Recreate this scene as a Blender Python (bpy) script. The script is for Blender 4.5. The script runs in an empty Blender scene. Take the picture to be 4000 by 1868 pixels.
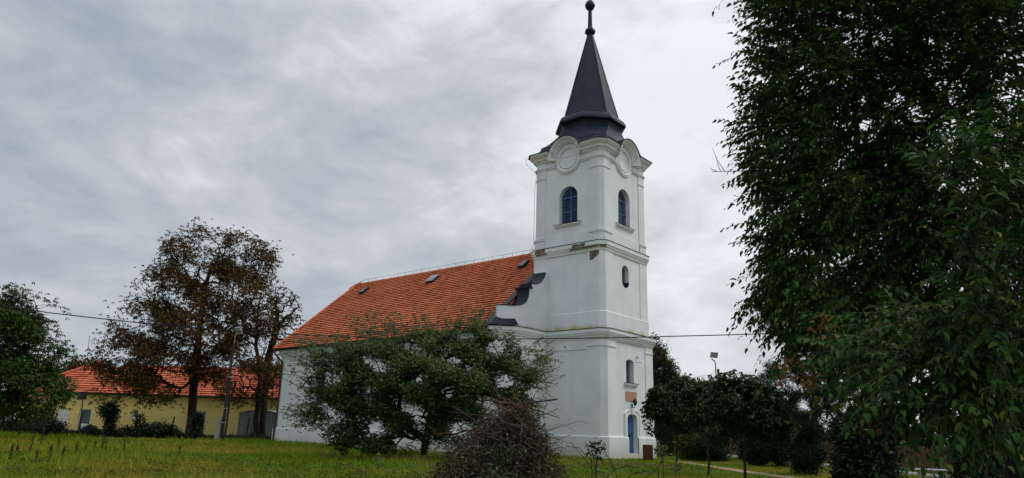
import bpy, math, random
import numpy as np
from mathutils import Vector, Matrix

random.seed(7)
rad = math.radians
scene = bpy.context.scene
COL = scene.collection

# ------------------------------------------------------------------ camera, sky, sun, exposure
FPX, PITCH, ROLL, EYE = 2813.747, rad(15.435), rad(1.631), 1.6
FW = np.array([0, math.cos(PITCH), math.sin(PITCH)])
_r0 = np.array([1.0, 0, 0]); _u0 = np.array([0, -math.sin(PITCH), math.cos(PITCH)])
RT = math.cos(ROLL) * _r0 + math.sin(ROLL) * _u0
UP = -math.sin(ROLL) * _r0 + math.cos(ROLL) * _u0
cam = bpy.data.cameras.new("camera"); cam_o = bpy.data.objects.new("camera", cam); COL.objects.link(cam_o)
m = Matrix.Identity(4)
for i in range(3):
    m[i][0], m[i][1], m[i][2] = RT[i], UP[i], -FW[i]
m[0][3], m[1][3], m[2][3] = 0, 0, EYE
cam_o.matrix_world = m
cam.sensor_width = 36; cam.lens = FPX / 4000 * 36; cam.clip_end = 3000; cam.clip_start = 0.05
scene.camera = cam_o
scene.view_settings.view_transform = 'Standard'
scene.view_settings.look = 'None'
scene.view_settings.exposure = 0.4
scene.view_settings.gamma = 1.0
scene.view_settings.use_curve_mapping = False
try:
    scene.cycles.use_denoising = True
    scene.cycles.max_bounces = 6
    scene.cycles.transparent_max_bounces = 4
except Exception:
    pass

SUN_EL, SUN_AZ = 50, 80
world = bpy.data.worlds.new("World"); scene.world = world; world.use_nodes = True
nt = world.node_tree; N = nt.nodes; L = nt.links
for n in list(N): N.remove(n)
def nd(t, **k):
    n = N.new(t)
    for a, b in k.items(): setattr(n, a, b)
    return n
out = nd('ShaderNodeOutputWorld'); bg = nd('ShaderNodeBackground'); bg.inputs[1].default_value = 0.1
L.new(bg.outputs[0], out.inputs[0])
sky = nd('ShaderNodeTexSky'); sky.sky_type = 'NISHITA'; sky.sun_disc = False
sky.sun_elevation = rad(SUN_EL); sky.sun_rotation = rad(SUN_AZ)
tc = nd('ShaderNodeTexCoord'); sep = nd('ShaderNodeSeparateXYZ'); L.new(tc.outputs['Generated'], sep.inputs[0])
def mth(op, a, b=None, c=None):
    n = nd('ShaderNodeMath', operation=op)
    for i, v in enumerate((a, b, c)):
        if v is None: continue
        if isinstance(v, (int, float)): n.inputs[i].default_value = v
        else: L.new(v, n.inputs[i])
    return n.outputs[0]
zz = mth('MULTIPLY', sep.outputs[2], 1.25)
cmb = nd('ShaderNodeCombineXYZ')
L.new(sep.outputs[0], cmb.inputs[0]); L.new(sep.outputs[1], cmb.inputs[1]); L.new(zz, cmb.inputs[2])
mp = nd('ShaderNodeMapping'); mp.inputs['Rotation'].default_value = (0, rad(-30), 0); mp.inputs['Scale'].default_value = (0.8, 1.0, 1.25)
mp.inputs['Location'].default_value = (4.1, 0.2, 2.6)
L.new(cmb.outputs[0], mp.inputs[0])
def noise_w(scale, detail, rough, dist, src=None):
    n = nd('ShaderNodeTexNoise'); n.inputs['Scale'].default_value = scale; n.inputs['Detail'].default_value = detail
    n.inputs['Roughness'].default_value = rough; n.inputs['Distortion'].default_value = dist
    L.new(src or mp.outputs[0], n.inputs['Vector']); return n.outputs[0]
n1 = noise_w(2.2, 9, 0.5, 0.7); n2 = noise_w(5.2, 9, 0.58, 0.9); n3 = noise_w(13, 7, 0.6, 0.5)
cl = mth('ADD', mth('ADD', mth('MULTIPLY', n1, 0.70), mth('MULTIPLY', n2, 0.62)), mth('ADD', mth('MULTIPLY', n3, 0.30), -0.30))
# the veiled sun brightens the cloud towards the right
dv = nd('ShaderNodeVectorMath', operation='DOT_PRODUCT'); L.new(tc.outputs['Generated'], dv.inputs[0])
ga = rad(20); ge = rad(38)
dv.inputs[1].default_value = (math.sin(ga) * math.cos(ge), math.cos(ga) * math.cos(ge), math.sin(ge))
glow = nd('ShaderNodeMapRange'); glow.inputs[1].default_value = 0.84; glow.inputs[2].default_value = 1.0
glow.inputs[3].default_value = -0.03; glow.inputs[4].default_value = 0.15
L.new(dv.outputs['Value'], glow.inputs[0])
cl2 = mth('ADD', mth('ADD', cl, glow.outputs[0]), mth('MULTIPLY', sep.outputs[0], 0.13))
rmp = nd('ShaderNodeValToRGB'); L.new(cl2, rmp.inputs[0])
cr = rmp.color_ramp
cr.elements[0].position = 0.27; cr.elements[0].color = (0.29, 0.335, 0.395, 1)
cr.elements[1].position = 0.74; cr.elements[1].color = (0.68, 0.72, 0.75, 1)
for p_, c_ in ((0.43, (0.39, 0.43, 0.47, 1)), (0.52, (0.46, 0.49, 0.515, 1)), (0.60, (0.55, 0.58, 0.60, 1))):
    e = cr.elements.new(p_); e.color = c_
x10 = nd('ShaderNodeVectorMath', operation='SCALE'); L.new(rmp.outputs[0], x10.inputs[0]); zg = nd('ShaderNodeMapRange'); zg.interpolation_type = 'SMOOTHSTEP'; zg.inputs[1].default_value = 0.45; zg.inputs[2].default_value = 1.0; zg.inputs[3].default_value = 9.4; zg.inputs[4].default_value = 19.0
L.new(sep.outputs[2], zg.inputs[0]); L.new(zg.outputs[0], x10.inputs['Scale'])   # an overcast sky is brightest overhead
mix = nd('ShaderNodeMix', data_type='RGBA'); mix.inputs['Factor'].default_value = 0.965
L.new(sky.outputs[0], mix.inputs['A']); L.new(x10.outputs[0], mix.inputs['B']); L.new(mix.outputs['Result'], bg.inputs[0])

sun = bpy.data.lights.new("sun", 'SUN'); sun.energy = 0.95; sun.angle = rad(16); sun.color = (1.0, 0.95, 0.88)
sun_o = bpy.data.objects.new("sun", sun); COL.objects.link(sun_o)
sd = Vector((math.sin(rad(SUN_AZ)) * math.cos(rad(SUN_EL)), math.cos(rad(SUN_AZ)) * math.cos(rad(SUN_EL)), math.sin(rad(SUN_EL))))
sun_o.rotation_euler = sd.to_track_quat('Z', 'Y').to_euler(); sun_o.location = (30, 0, 60)

# ------------------------------------------------------------------ picture ray helpers (used only to measure the place)
E0 = np.array([0, 0, EYE])
def ray(X, Y): return FW + RT * (X - 2000) / FPX - UP * (Y - 934) / FPX
def at(X, Y, d):
    r = ray(X, Y); return E0 + r * (d / r[1])
SL = 0.014
def ground_z(x, y):
    return SL * np.clip(y, -60, 80) + 0.05 * np.sin(x * 0.21 + 1.3) * np.cos(y * 0.17) + 0.03 * np.sin(x * 0.55 + y * 0.43)
def gpt(X, Y):
    r = ray(X, Y); t = EYE / (SL * r[1] - r[2]); p = E0 + r * t
    p[2] = ground_z(p[0], p[1]); return p
def gat(X, d):
    p = at(X, 1700, d); p[2] = ground_z(p[0], p[1]); return p

# ------------------------------------------------------------------ materials
def new_mat(name):
    mt = bpy.data.materials.new(name); mt.use_nodes = True
    n = mt.node_tree.nodes; l = mt.node_tree.links
    b = n['Principled BSDF']
    return mt, n, l, b
def mat(name, c1, c2=None, scale=5.0, rough=0.7, bump=0.0, bscale=None, spec=0.3, metal=0.0, stretch=(1, 1, 1), detail=5):
    mt, n, l, b = new_mat(name)
    b.inputs['Roughness'].default_value = rough; b.inputs['Specular IOR Level'].default_value = spec
    b.inputs['Metallic'].default_value = metal
    t = n.new('ShaderNodeTexCoord'); mpn = n.new('ShaderNodeMapping'); mpn.inputs['Scale'].default_value = stretch
    l.new(t.outputs['Object'], mpn.inputs[0])
    nz = n.new('ShaderNodeTexNoise'); nz.inputs['Scale'].default_value = scale; nz.inputs['Detail'].default_value = detail
    l.new(mpn.outputs[0], nz.inputs['Vector'])
    r = n.new('ShaderNodeValToRGB'); c2 = c2 or tuple(x * 0.8 for x in c1)
    r.color_ramp.elements[0].position = 0.35; r.color_ramp.elements[1].position = 0.65
    r.color_ramp.elements[0].color = (*c2, 1); r.color_ramp.elements[1].color = (*c1, 1)
    l.new(nz.outputs[0], r.inputs[0]); l.new(r.outputs[0], b.inputs['Base Color'])
    if bump:
        nb = n.new('ShaderNodeTexNoise'); nb.inputs['Scale'].default_value = bscale or scale * 4; nb.inputs['Detail'].default_value = 6
        l.new(mpn.outputs[0], nb.inputs['Vector'])
        bp = n.new('ShaderNodeBump'); bp.inputs['Strength'].default_value = bump; bp.inputs['Distance'].default_value = 0.05
        l.new(nb.outputs[0], bp.inputs['Height']); l.new(bp.outputs[0], b.inputs['Normal'])
    return mt
def leaf_mat(name, cols, trans=0.25, rough=0.5, spec=0.25, patch=None, pscale=0.5):
    """cols: list of (pos, rgb) picked per leaf; patch: second colour list used in drifts through the crown."""
    mt, n, l, b = new_mat(name)
    g = n.new('ShaderNodeNewGeometry'); r = n.new('ShaderNodeValToRGB'); r.color_ramp.interpolation = 'LINEAR'
    def fill(r, cols):
        r.color_ramp.elements[0].position = cols[0][0]; r.color_ramp.elements[0].color = (*cols[0][1], 1)
        r.color_ramp.elements[1].position = cols[-1][0]; r.color_ramp.elements[1].color = (*cols[-1][1], 1)
        for p, c in cols[1:-1]:
            e = r.color_ramp.elements.new(p); e.color = (*c, 1)
    fill(r, cols); l.new(g.outputs['Random Per Island'], r.inputs[0]); colour = r.outputs[0]
    if patch:
        r2 = n.new('ShaderNodeValToRGB'); fill(r2, patch); l.new(g.outputs['Random Per Island'], r2.inputs[0])
        nz = n.new('ShaderNodeTexNoise'); nz.inputs['Scale'].default_value = pscale; nz.inputs['Detail'].default_value = 3
        t = n.new('ShaderNodeTexCoord'); l.new(t.outputs['Object'], nz.inputs['Vector'])
        mr = n.new('ShaderNodeMapRange'); mr.inputs[1].default_value = 0.45; mr.inputs[2].default_value = 0.62
        l.new(nz.outputs[0], mr.inputs[0])
        mx = n.new('ShaderNodeMix'); mx.data_type = 'RGBA'
        l.new(mr.outputs[0], mx.inputs['Factor']); l.new(r.outputs[0], mx.inputs['A']); l.new(r2.outputs[0], mx.inputs['B'])
        colour = mx.outputs['Result']
    l.new(colour, b.inputs['Base Color'])
    b.inputs['Roughness'].default_value = rough; b.inputs['Specular IOR Level'].default_value = spec
    tr = n.new('ShaderNodeBsdfTranslucent'); l.new(colour, tr.inputs[0])
    ms = n.new('ShaderNodeMixShader'); ms.inputs[0].default_value = trans
    l.new(b.outputs[0], ms.inputs[1]); l.new(tr.outputs[0], ms.inputs[2])
    l.new(ms.outputs[0], n['Material Output'].inputs[0])
    return mt

def plaster(name, lichen=False, dirty=0.0):
    mt, n, l, b = new_mat(name)
    b.inputs['Roughness'].default_value = 0.85; b.inputs['Specular IOR Level'].default_value = 0.2
    t = n.new('ShaderNodeTexCoord')
    def nz(scale, detail=5, st=(1, 1, 1)):
        mpn = n.new('ShaderNodeMapping'); mpn.inputs['Scale'].default_value = st; l.new(t.outputs['Object'], mpn.inputs[0])
        z = n.new('ShaderNodeTexNoise'); z.inputs['Scale'].default_value = scale; z.inputs['Detail'].default_value = detail
        l.new(mpn.outputs[0], z.inputs['Vector']); return z.outputs[0]
    def mr(v, a, b_, c=0, d=1):
        q = n.new('ShaderNodeMapRange'); l.new(v, q.inputs[0])
        for i, x in enumerate((a, b_, c, d)): q.inputs[i + 1].default_value = x
        return q.outputs[0]
    def mt2(op, a, b_):
        q = n.new('ShaderNodeMath'); q.operation = op
        for i, x in enumerate((a, b_)):
            if isinstance(x, (int, float)): q.inputs[i].default_value = x
            else: l.new(x, q.inputs[i])
        return q.outputs[0]
    def mx(f, a, b_):
        q = n.new('ShaderNodeMix'); q.data_type = 'RGBA'
        if isinstance(f, (int, float)): q.inputs['Factor'].default_value = f
        else: l.new(f, q.inputs['Factor'])
        for k, x in (('A', a), ('B', b_)):
            if isinstance(x, tuple): q.inputs[k].default_value = (*x, 1)
            else: l.new(x, q.inputs[k])
        return q.outputs['Result']
    c = mx(mr(nz(0.7, 6), 0.35, 0.65), (0.67, 0.705, 0.71), (0.76, 0.79, 0.795))
    c = mx(mt2('MULTIPLY', mr(nz(1.0, 4, (1.5, 1.5, 0.09)), 0.50, 0.78), 0.34 + dirty), c, (0.54, 0.54, 0.52))
    if lichen:
        s = n.new('ShaderNodeSeparateXYZ'); l.new(t.outputs['Object'], s.inputs[0])
        hgt = mt2('MULTIPLY', mt2('SUBTRACT', s.outputs[2], 7.45), 1.55)
        n_ = nz(0.75, 2, (1, 1, 0.02)); n2_ = nz(5.0, 4, (1, 1, 0.25))
        v = mt2('SUBTRACT', mt2('ADD', mt2('MULTIPLY', n_, 2.1), mt2('MULTIPLY', n2_, 0.5)), hgt)
        c = mx(mt2('MULTIPLY', mr(v, 0.85, 1.45), 0.55), c, (0.40, 0.42, 0.36))
        c = mx(mt2('MULTIPLY', mr(v, 1.08, 1.36), 0.9), c, (0.50, 0.47, 0.10))
    if dirty:
        s = n.new('ShaderNodeSeparateXYZ'); l.new(t.outputs['Object'], s.inputs[0])
        v = mt2('ADD', mt2('MULTIPLY', nz(1.3, 5), 1.2), mt2('MULTIPLY', s.outputs[2], -1.0))
        c = mx(mt2('MULTIPLY', mr(v, -0.3, 0.75), 0.75), c, (0.50, 0.44, 0.34))
    l.new(c, b.inputs['Base Color'])
    bp = n.new('ShaderNodeBump'); bp.inputs['Strength'].default_value = 0.25; bp.inputs['Distance'].default_value = 0.03
    l.new(nz(3.0, 8), bp.inputs['Height']); l.new(bp.outputs[0], b.inputs['Normal'])
    return mt

def tile_mat(name, ca, cb, ax, tw=0.24):
    """terracotta: colour per tile along axis ax ('X' or 'Y' of the object), a rib per tile as bump"""
    mt, n, l, b = new_mat(name)
    b.inputs['Roughness'].default_value = 0.75; b.inputs['Specular IOR Level'].default_value = 0.2
    t = n.new('ShaderNodeTexCoord'); s = n.new('ShaderNodeSeparateXYZ'); l.new(t.outputs['Object'], s.inputs[0])
    def mt2(op, a, b_=None):
        q = n.new('ShaderNodeMath'); q.operation = op
        for i, x in enumerate((a, b_)):
            if x is None: continue
            if isinstance(x, (int, float)): q.inputs[i].default_value = x
            else: l.new(x, q.inputs[i])
        return q.outputs[0]
    u = mt2('DIVIDE', s.outputs[ax], tw); fr = mt2('FRACT', u); fl = mt2('FLOOR', u)
    w = n.new('ShaderNodeTexWhiteNoise'); w.noise_dimensions = '2D'; cb_ = n.new('ShaderNodeCombineXYZ')
    l.new(fl, cb_.inputs[0]); l.new(mt2('FLOOR', mt2('DIVIDE', s.outputs['Z'], 0.19)), cb_.inputs[1]); l.new(cb_.outputs[0], w.inputs['Vector'])
    nz = n.new('ShaderNodeTexNoise'); nz.inputs['Scale'].default_value = 0.5; nz.inputs['Detail'].default_value = 6
    l.new(t.outputs['Object'], nz.inputs['Vector'])
    n5 = n.new('ShaderNodeTexNoise'); n5.inputs['Scale'].default_value = 2.6; n5.inputs['Detail'].default_value = 7; l.new(t.outputs['Object'], n5.inputs['Vector'])
    v = mt2('ADD', mt2('ADD', mt2('MULTIPLY', w.outputs['Value'], 0.5), mt2('MULTIPLY', nz.outputs[0], 0.85)), mt2('SUBTRACT', mt2('MULTIPLY', n5.outputs[0], 0.7), 0.45))
    r = n.new('ShaderNodeValToRGB'); l.new(v, r.inputs[0])
    r.color_ramp.elements[0].position = 0.2; r.color_ramp.elements[0].color = (*ca, 1)
    r.color_ramp.elements[1].position = 0.85; r.color_ramp.elements[1].color = (*cb, 1)
    l.new(r.outputs[0], b.inputs['Base Color'])
    hgt = mt2('ABSOLUTE', mt2('SUBTRACT', fr, 0.5))
    bp = n.new('ShaderNodeBump'); bp.inputs['Strength'].default_value = 0.8; bp.inputs['Distance'].default_value = 0.08
    l.new(hgt, bp.inputs['Height']); l.new(bp.outputs[0], b.inputs['Normal'])
    return mt

def slate_mat(name):
    mt, n, l, b = new_mat(name)
    b.inputs['Roughness'].default_value = 0.42; b.inputs['Specular IOR Level'].default_value = 0.18
    t = n.new('ShaderNodeTexCoord'); s = n.new('ShaderNodeSeparateXYZ'); l.new(t.outputs['Object'], s.inputs[0])
    q = n.new('ShaderNodeMath'); q.operation = 'MULTIPLY_ADD'; l.new(s.outputs[1], q.inputs[0]); q.inputs[1].default_value = -0.62; l.new(s.outputs[0], q.inputs[2])
    cb_ = n.new('ShaderNodeCombineXYZ'); l.new(q.outputs[0], cb_.inputs[0]); l.new(s.outputs[2], cb_.inputs[1])
    br = n.new('ShaderNodeTexBrick'); l.new(cb_.outputs[0], br.inputs['Vector'])
    br.inputs['Scale'].default_value = 1.0; br.inputs['Brick Width'].default_value = 0.85; br.inputs['Row Height'].default_value = 0.36
    br.inputs['Mortar Size'].default_value = 0.018
    br.inputs['Color1'].default_value = (0.008, 0.017, 0.036, 1); br.inputs['Color2'].default_value = (0.014, 0.024, 0.044, 1)
    br.inputs['Mortar'].default_value = (0.006, 0.007, 0.011, 1)
    nz = n.new('ShaderNodeTexNoise'); nz.inputs['Scale'].default_value = 1.6; nz.inputs['Detail'].default_value = 6; l.new(t.outputs['Object'], nz.inputs['Vector'])
    mx = n.new('ShaderNodeMix'); mx.data_type = 'RGBA'; mx.blend_type = 'MULTIPLY'; mx.inputs['Factor'].default_value = 0.6
    l.new(br.outputs[0], mx.inputs['A']); l.new(nz.outputs[0], mx.inputs['B'])
    mm = n.new('ShaderNodeVectorMath'); mm.operation = 'SCALE'; mm.inputs['Scale'].default_value = 1.45; l.new(mx.outputs['Result'], mm.inputs[0])
    l.new(mm.outputs[0], b.inputs['Base Color'])
    bp = n.new('ShaderNodeBump'); bp.inputs['Strength'].default_value = 0.5; bp.inputs['Distance'].default_value = 0.02; bp.invert = True
    l.new(br.outputs['Fac'], bp.inputs['Height']); l.new(bp.outputs[0], b.inputs['Normal'])
    return mt

M = {}
M['plaster'] = plaster('white_plaster'); M['plaster_mid'] = plaster('stained_plaster', True); M['plinth'] = plaster('plinth_plaster', dirty=0.25)
M['slate'] = slate_mat('slate_sheet')
M['metal'] = mat('dark_flashing', (0.015, 0.021, 0.036), (0.008, 0.011, 0.019), 3, 0.45, 0.1, spec=0.2)
M['tile'] = tile_mat('terracotta_nave', (0.38, 0.095, 0.042), (0.70, 0.215, 0.098), 'Y')
M['tile_h'] = tile_mat('terracotta_house', (0.34, 0.066, 0.032), (0.66, 0.18, 0.085), 'X', 0.3)
M['guard'] = mat('snow_guard_paint', (0.16, 0.025, 0.015), rough=0.5)
M['blue'] = mat('blue_paint', (0.055, 0.15, 0.33), (0.04, 0.115, 0.26), 4, 0.55)
M['blue_d'] = mat('blue_louvre_paint', (0.09, 0.155, 0.30), (0.06, 0.11, 0.22), 6, 0.6)
M['dark'] = mat('dark_interior', (0.008, 0.009, 0.012), rough=0.9)
M['glass'] = mat('window_glass', (0.02, 0.025, 0.03), rough=0.08, spec=0.6)
M['brown'] = mat('brown_metal', (0.045, 0.022, 0.016), (0.03, 0.015, 0.012), 6, 0.5)
M['iron'] = mat('black_iron', (0.012, 0.012, 0.013), rough=0.5)
M['zinc'] = mat('grey_metal', (0.32, 0.34, 0.36), (0.22, 0.24, 0.26), 4, 0.5, metal=0.3)
M['stone'] = mat('bare_rubble', (0.24, 0.19, 0.13), (0.11, 0.085, 0.06), 7, 0.95, 0.8)
M['plaque'] = mat('red_limestone', (0.50, 0.27, 0.16), (0.36, 0.19, 0.12), 9, 0.7, 0.2, stretch=(1, 1, 3))
M['binwood'] = mat('bin_wood', (0.10, 0.030, 0.014), (0.055, 0.016, 0.009), 5, 0.6, 0.2, stretch=(8, 8, 0.6))
M['bark'] = mat('bark', (0.055, 0.042, 0.032), (0.025, 0.019, 0.015), 6, 0.9, 0.8, stretch=(1, 1, 0.35))
M['bark_d'] = mat('dark_bark', (0.028, 0.022, 0.018), (0.013, 0.01, 0.009), 6, 0.9, 0.8, stretch=(1, 1, 0.35))
M['twig'] = mat('grey_twig', (0.13, 0.10, 0.075), (0.06, 0.045, 0.033), 9, 0.85, 0.3)
M['yellow'] = mat('yellow_render', (0.86, 0.66, 0.24), (0.76, 0.57, 0.19), 0.8, 0.85, 0.1)
M['white'] = mat('white_frame', (0.74, 0.75, 0.76), (0.66, 0.67, 0.68), 2, 0.5)
M['corr'] = mat('corrugated_sheet', (0.30, 0.33, 0.36), (0.20, 0.22, 0.24), 2, 0.5, metal=0.2, stretch=(1, 1, 0.3))
M['concrete'] = mat('concrete', (0.36, 0.34, 0.31), (0.22, 0.21, 0.19), 6, 0.9, 0.3)
M['polewood'] = mat('dark_pole', (0.035, 0.030, 0.026), (0.02, 0.017, 0.015), 3, 0.8, 0.3, stretch=(1, 1, 0.15))
M['fence'] = mat('picket_wood', (0.16, 0.085, 0.045), (0.085, 0.045, 0.026), 4, 0.8, 0.2, stretch=(1, 1, 0.3))
M['lamp'] = mat('lamp_glass', (0.34, 0.34, 0.32), (0.24, 0.24, 0.23), 20, 0.25, spec=0.5)
M['cable'] = mat('cable_rubber', (0.01, 0.01, 0.011), rough=0.6)

# ------------------------------------------------------------------ object helpers
def tag(o, label=None, cat=None, group=None, kind=None):
    if label: o['label'] = label
    if cat: o['category'] = cat
    if group: o['group'] = group
    if kind: o['kind'] = kind
    return o
def thing(name, label, cat, loc=(0, 0, 0), rz=0.0, group=None):
    o = bpy.data.objects.new(name, None); COL.objects.link(o); o.location = tuple(loc); o.rotation_euler = (0, 0, rz)
    o.empty_display_size = 0.3
    return tag(o, label, cat, group)
def np_mesh(name, V, F, mats, parent=None, smooth=False, fm=None):
    """V (n,3), F (k,3|4) arrays"""
    me = bpy.data.meshes.new(name); V = np.asarray(V, np.float32); F = np.asarray(F, np.int32)
    me.vertices.add(len(V)); me.vertices.foreach_set('co', V.ravel())
    k = F.shape[1]; me.loops.add(F.size); me.loops.foreach_set('vertex_index', F.ravel())
    me.polygons.add(len(F)); me.polygons.foreach_set('loop_start', np.arange(0, F.size, k, dtype=np.int32))
    if fm is not None: me.polygons.foreach_set('material_index', np.asarray(fm, np.int32))
    if smooth: me.polygons.foreach_set('use_smooth', np.ones(len(F), bool))
    for x in (mats if isinstance(mats, (list, tuple)) else [mats]): me.materials.append(x)
    me.update(calc_edges=True)
    o = bpy.data.objects.new(name, me); COL.objects.link(o)
    if parent: o.parent = parent
    return o
class MB:
    def __init__(s): s.v = []; s.f = []; s.m = []; s.mi = 0
    def add(s, vs, fs):
        b = len(s.v); s.v += [tuple(map(float, p)) for p in vs]
        for f in fs: s.f.append([b + i for i in f]); s.m.append(s.mi)
        return s
    def quad(s, a, b, c, d): return s.add([a, b, c, d], [(0, 1, 2, 3)])
    def box(s, a, b):
        x0, y0, z0 = a; x1, y1, z1 = b
        return s.add([(x0, y0, z0), (x1, y0, z0), (x1, y1, z0), (x0, y1, z0), (x0, y0, z1), (x1, y0, z1), (x1, y1, z1), (x0, y1, z1)],
                     [(3, 2, 1, 0), (4, 5, 6, 7), (0, 1, 5, 4), (1, 2, 6, 5), (2, 3, 7, 6), (3, 0, 4, 7)])
    def obox(s, o, ex, ey, ez, a, b):
        """box in a frame: origin o and unit axes"""
        o, ex, ey, ez = map(np.asarray, (o, ex, ey, ez)); x0, y0, z0 = a; x1, y1, z1 = b
        P = [o + ex * x + ey * y + ez * z for (x, y, z) in ((x0, y0, z0), (x1, y0, z0), (x1, y1, z0), (x0, y1, z0), (x0, y0, z1), (x1, y0, z1), (x1, y1, z1), (x0, y1, z1))]
        return s.add(P, [(3, 2, 1, 0), (4, 5, 6, 7), (0, 1, 5, 4), (1, 2, 6, 5), (2, 3, 7, 6), (3, 0, 4, 7)])
    def loft(s, loops, closed=True, cap0=False, cap1=False):
        n = len(loops[0]); vs = [p for lp in loops for p in lp]; fs = []
        for i in range(len(loops) - 1):
            for j in range(n if closed else n - 1):
                k = (j + 1) % n; fs.append((i * n + j, i * n + k, (i + 1) * n + k, (i + 1) * n + j))
        if cap0: fs.append(tuple(range(n))[::-1])
        if cap1: fs.append(tuple((len(loops) - 1) * n + j for j in range(n)))
        return s.add(vs, fs)
    def prism(s, poly, z0, z1):
        return s.loft([[(x, y, z0) for x, y in poly], [(x, y, z1) for x, y in poly]], True, True, True)
    def tube(s, pts, r, n=6, cap=True):
        pts = [np.asarray(p, float) for p in pts]; loops = []
        rs = r if isinstance(r, (list, tuple)) else [r] * len(pts)
        ref = None
        for i, p in enumerate(pts):
            d = pts[min(i + 1, len(pts) - 1)] - pts[max(i - 1, 0)]; d = d / (np.linalg.norm(d) + 1e-9)
            if ref is None: ref = np.array([0, 0, 1.0]) if abs(d[2]) < 0.9 else np.array([1.0, 0, 0])
            a = np.cross(d, ref); a /= np.linalg.norm(a) + 1e-9; b = np.cross(d, a); ref = -np.cross(d, np.cross(ref, d)) * -1
            if np.linalg.norm(ref) < 1e-3: ref = b
            loops.append([p + rs[i] * (math.cos(q) * a + math.sin(q) * b) for q in [2 * math.pi * k / n for k in range(n)]])
        return s.loft(loops, True, cap, cap)
    def lathe(s, prof, n=16, c=(0, 0)):
        return s.loft([[(c[0] + r * math.cos(2 * math.pi * k / n), c[1] + r * math.sin(2 * math.pi * k / n), z) for k in range(n)] for r, z in prof], True, True, True)
    def build(s, name, mats, parent=None, smooth=False):
        me = bpy.data.meshes.new(name); me.from_pydata(s.v, [], s.f)
        for x in (mats if isinstance(mats, (list, tuple)) else [mats]): me.materials.append(x)
        me.polygons.foreach_set('material_index', s.m)
        if smooth: me.polygons.foreach_set('use_smooth', [True] * len(s.f))
        me.update()
        o = bpy.data.objects.new(name, me); COL.objects.link(o)
        if parent: o.parent = parent
        return o
def sweep(mb, path, prof, closed=False, side=1):
    """mitred sweep of profile (offset outwards, z) along a plan path; outwards is to the right of travel for side=1"""
    P = [np.array(p, float) for p in path]; n = len(P); loops = []
    for i in range(n):
        ds = []
        if closed or i > 0: ds.append(P[i] - P[i - 1])
        if closed or i < n - 1: ds.append(P[(i + 1) % n] - P[i])
        ns = []
        for d in ds:
            d = d / np.linalg.norm(d); ns.append(np.array([d[1], -d[0]]) * side)
        nn = sum(ns); nn = nn / np.linalg.norm(nn); k = 1 / max(0.35, nn @ ns[0])
        loops.append([(P[i][0] + nn[0] * k * o, P[i][1] + nn[1] * k * o, z) for o, z in prof])
    if closed: loops.append(loops[0])
    return mb.loft(loops, False)
def tile_slope(mb, P0, P1, Q0, Q1, rows, h=0.09, gap=0.04, ov=0.12):
    """P eave left/right, Q ridge left/right; lapped courses as real steps"""
    P0, P1, Q0, Q1 = (np.asarray(p, float) for p in (P0, P1, Q0, Q1))
    nn = np.cross(P1 - P0, Q0 - P0 if np.linalg.norm(Q0 - P0) > 1e-6 else Q1 - P0); nn /= np.linalg.norm(nn)
    if nn[2] < 0: nn = -nn
    Lf = lambda t: P0 + (Q0 - P0) * t
    Rf = lambda t: P1 + (Q1 - P1) * t
    for i in range(rows):
        a = (i - ov) / rows; b = (i + 1.0) / rows
        La, Ra, Lb, Rb = Lf(a), Rf(a), Lf(b), Rf(b)
        mb.add([La + nn * h, Ra + nn * h, Rb, Lb, La + nn * gap, Ra + nn * gap, Lb - nn * 0.05, Rb - nn * 0.05],
               [(0, 1, 2, 3), (4, 5, 1, 0), (6, 7, 5, 4)])

# ================================================================== CHURCH (local: x right along the front, y back along the nave, z up)
TH = rad(40.281)
CH0 = np.array([5.195, 46.0, 0.55])
VD = np.array([math.sin(TH), math.cos(TH), 0]); UD = np.array([-math.cos(TH), math.sin(TH), 0])
def cw(x, y, z): return CH0 + x * VD + y * UD + np.array([0, 0, z])
church = thing('church', 'white plastered village church with tall bell tower, dark slate spire and orange tiled nave roof', 'church', CH0, rad(90) - TH)
FACES = {'front': ((0, -1), (1, 0)), 'left': ((-1, 0), (0, -1)), 'back': ((0, 1), (-1, 0)), 'right': ((1, 0), (0, 1))}
def fp(face, o, s, z):
    n, t = FACES[face]; return (n[0] * o + t[0] * s, n[1] * o + t[1] * s, z)
def chsq(W, c):  # chamfered square, clockwise seen from above so that 'right of travel' is outwards... (counter-clockwise order)
    return [(-W, -W + c), (-W + c, -W), (W - c, -W), (W, -W + c), (W, W - c), (W - c, W), (-W + c, W), (-W, W - c)]
def ringloop(W, c, z): return [(x, y, z) for x, y in chsq(W, c)]
def arch_pts(c, hw, zs, rise, n=14, down=False):
    return [(c - hw * math.cos(math.pi * k / n), zs + (-1 if down else 1) * rise * math.sin(math.pi * k / n)) for k in range(n + 1)]
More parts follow.
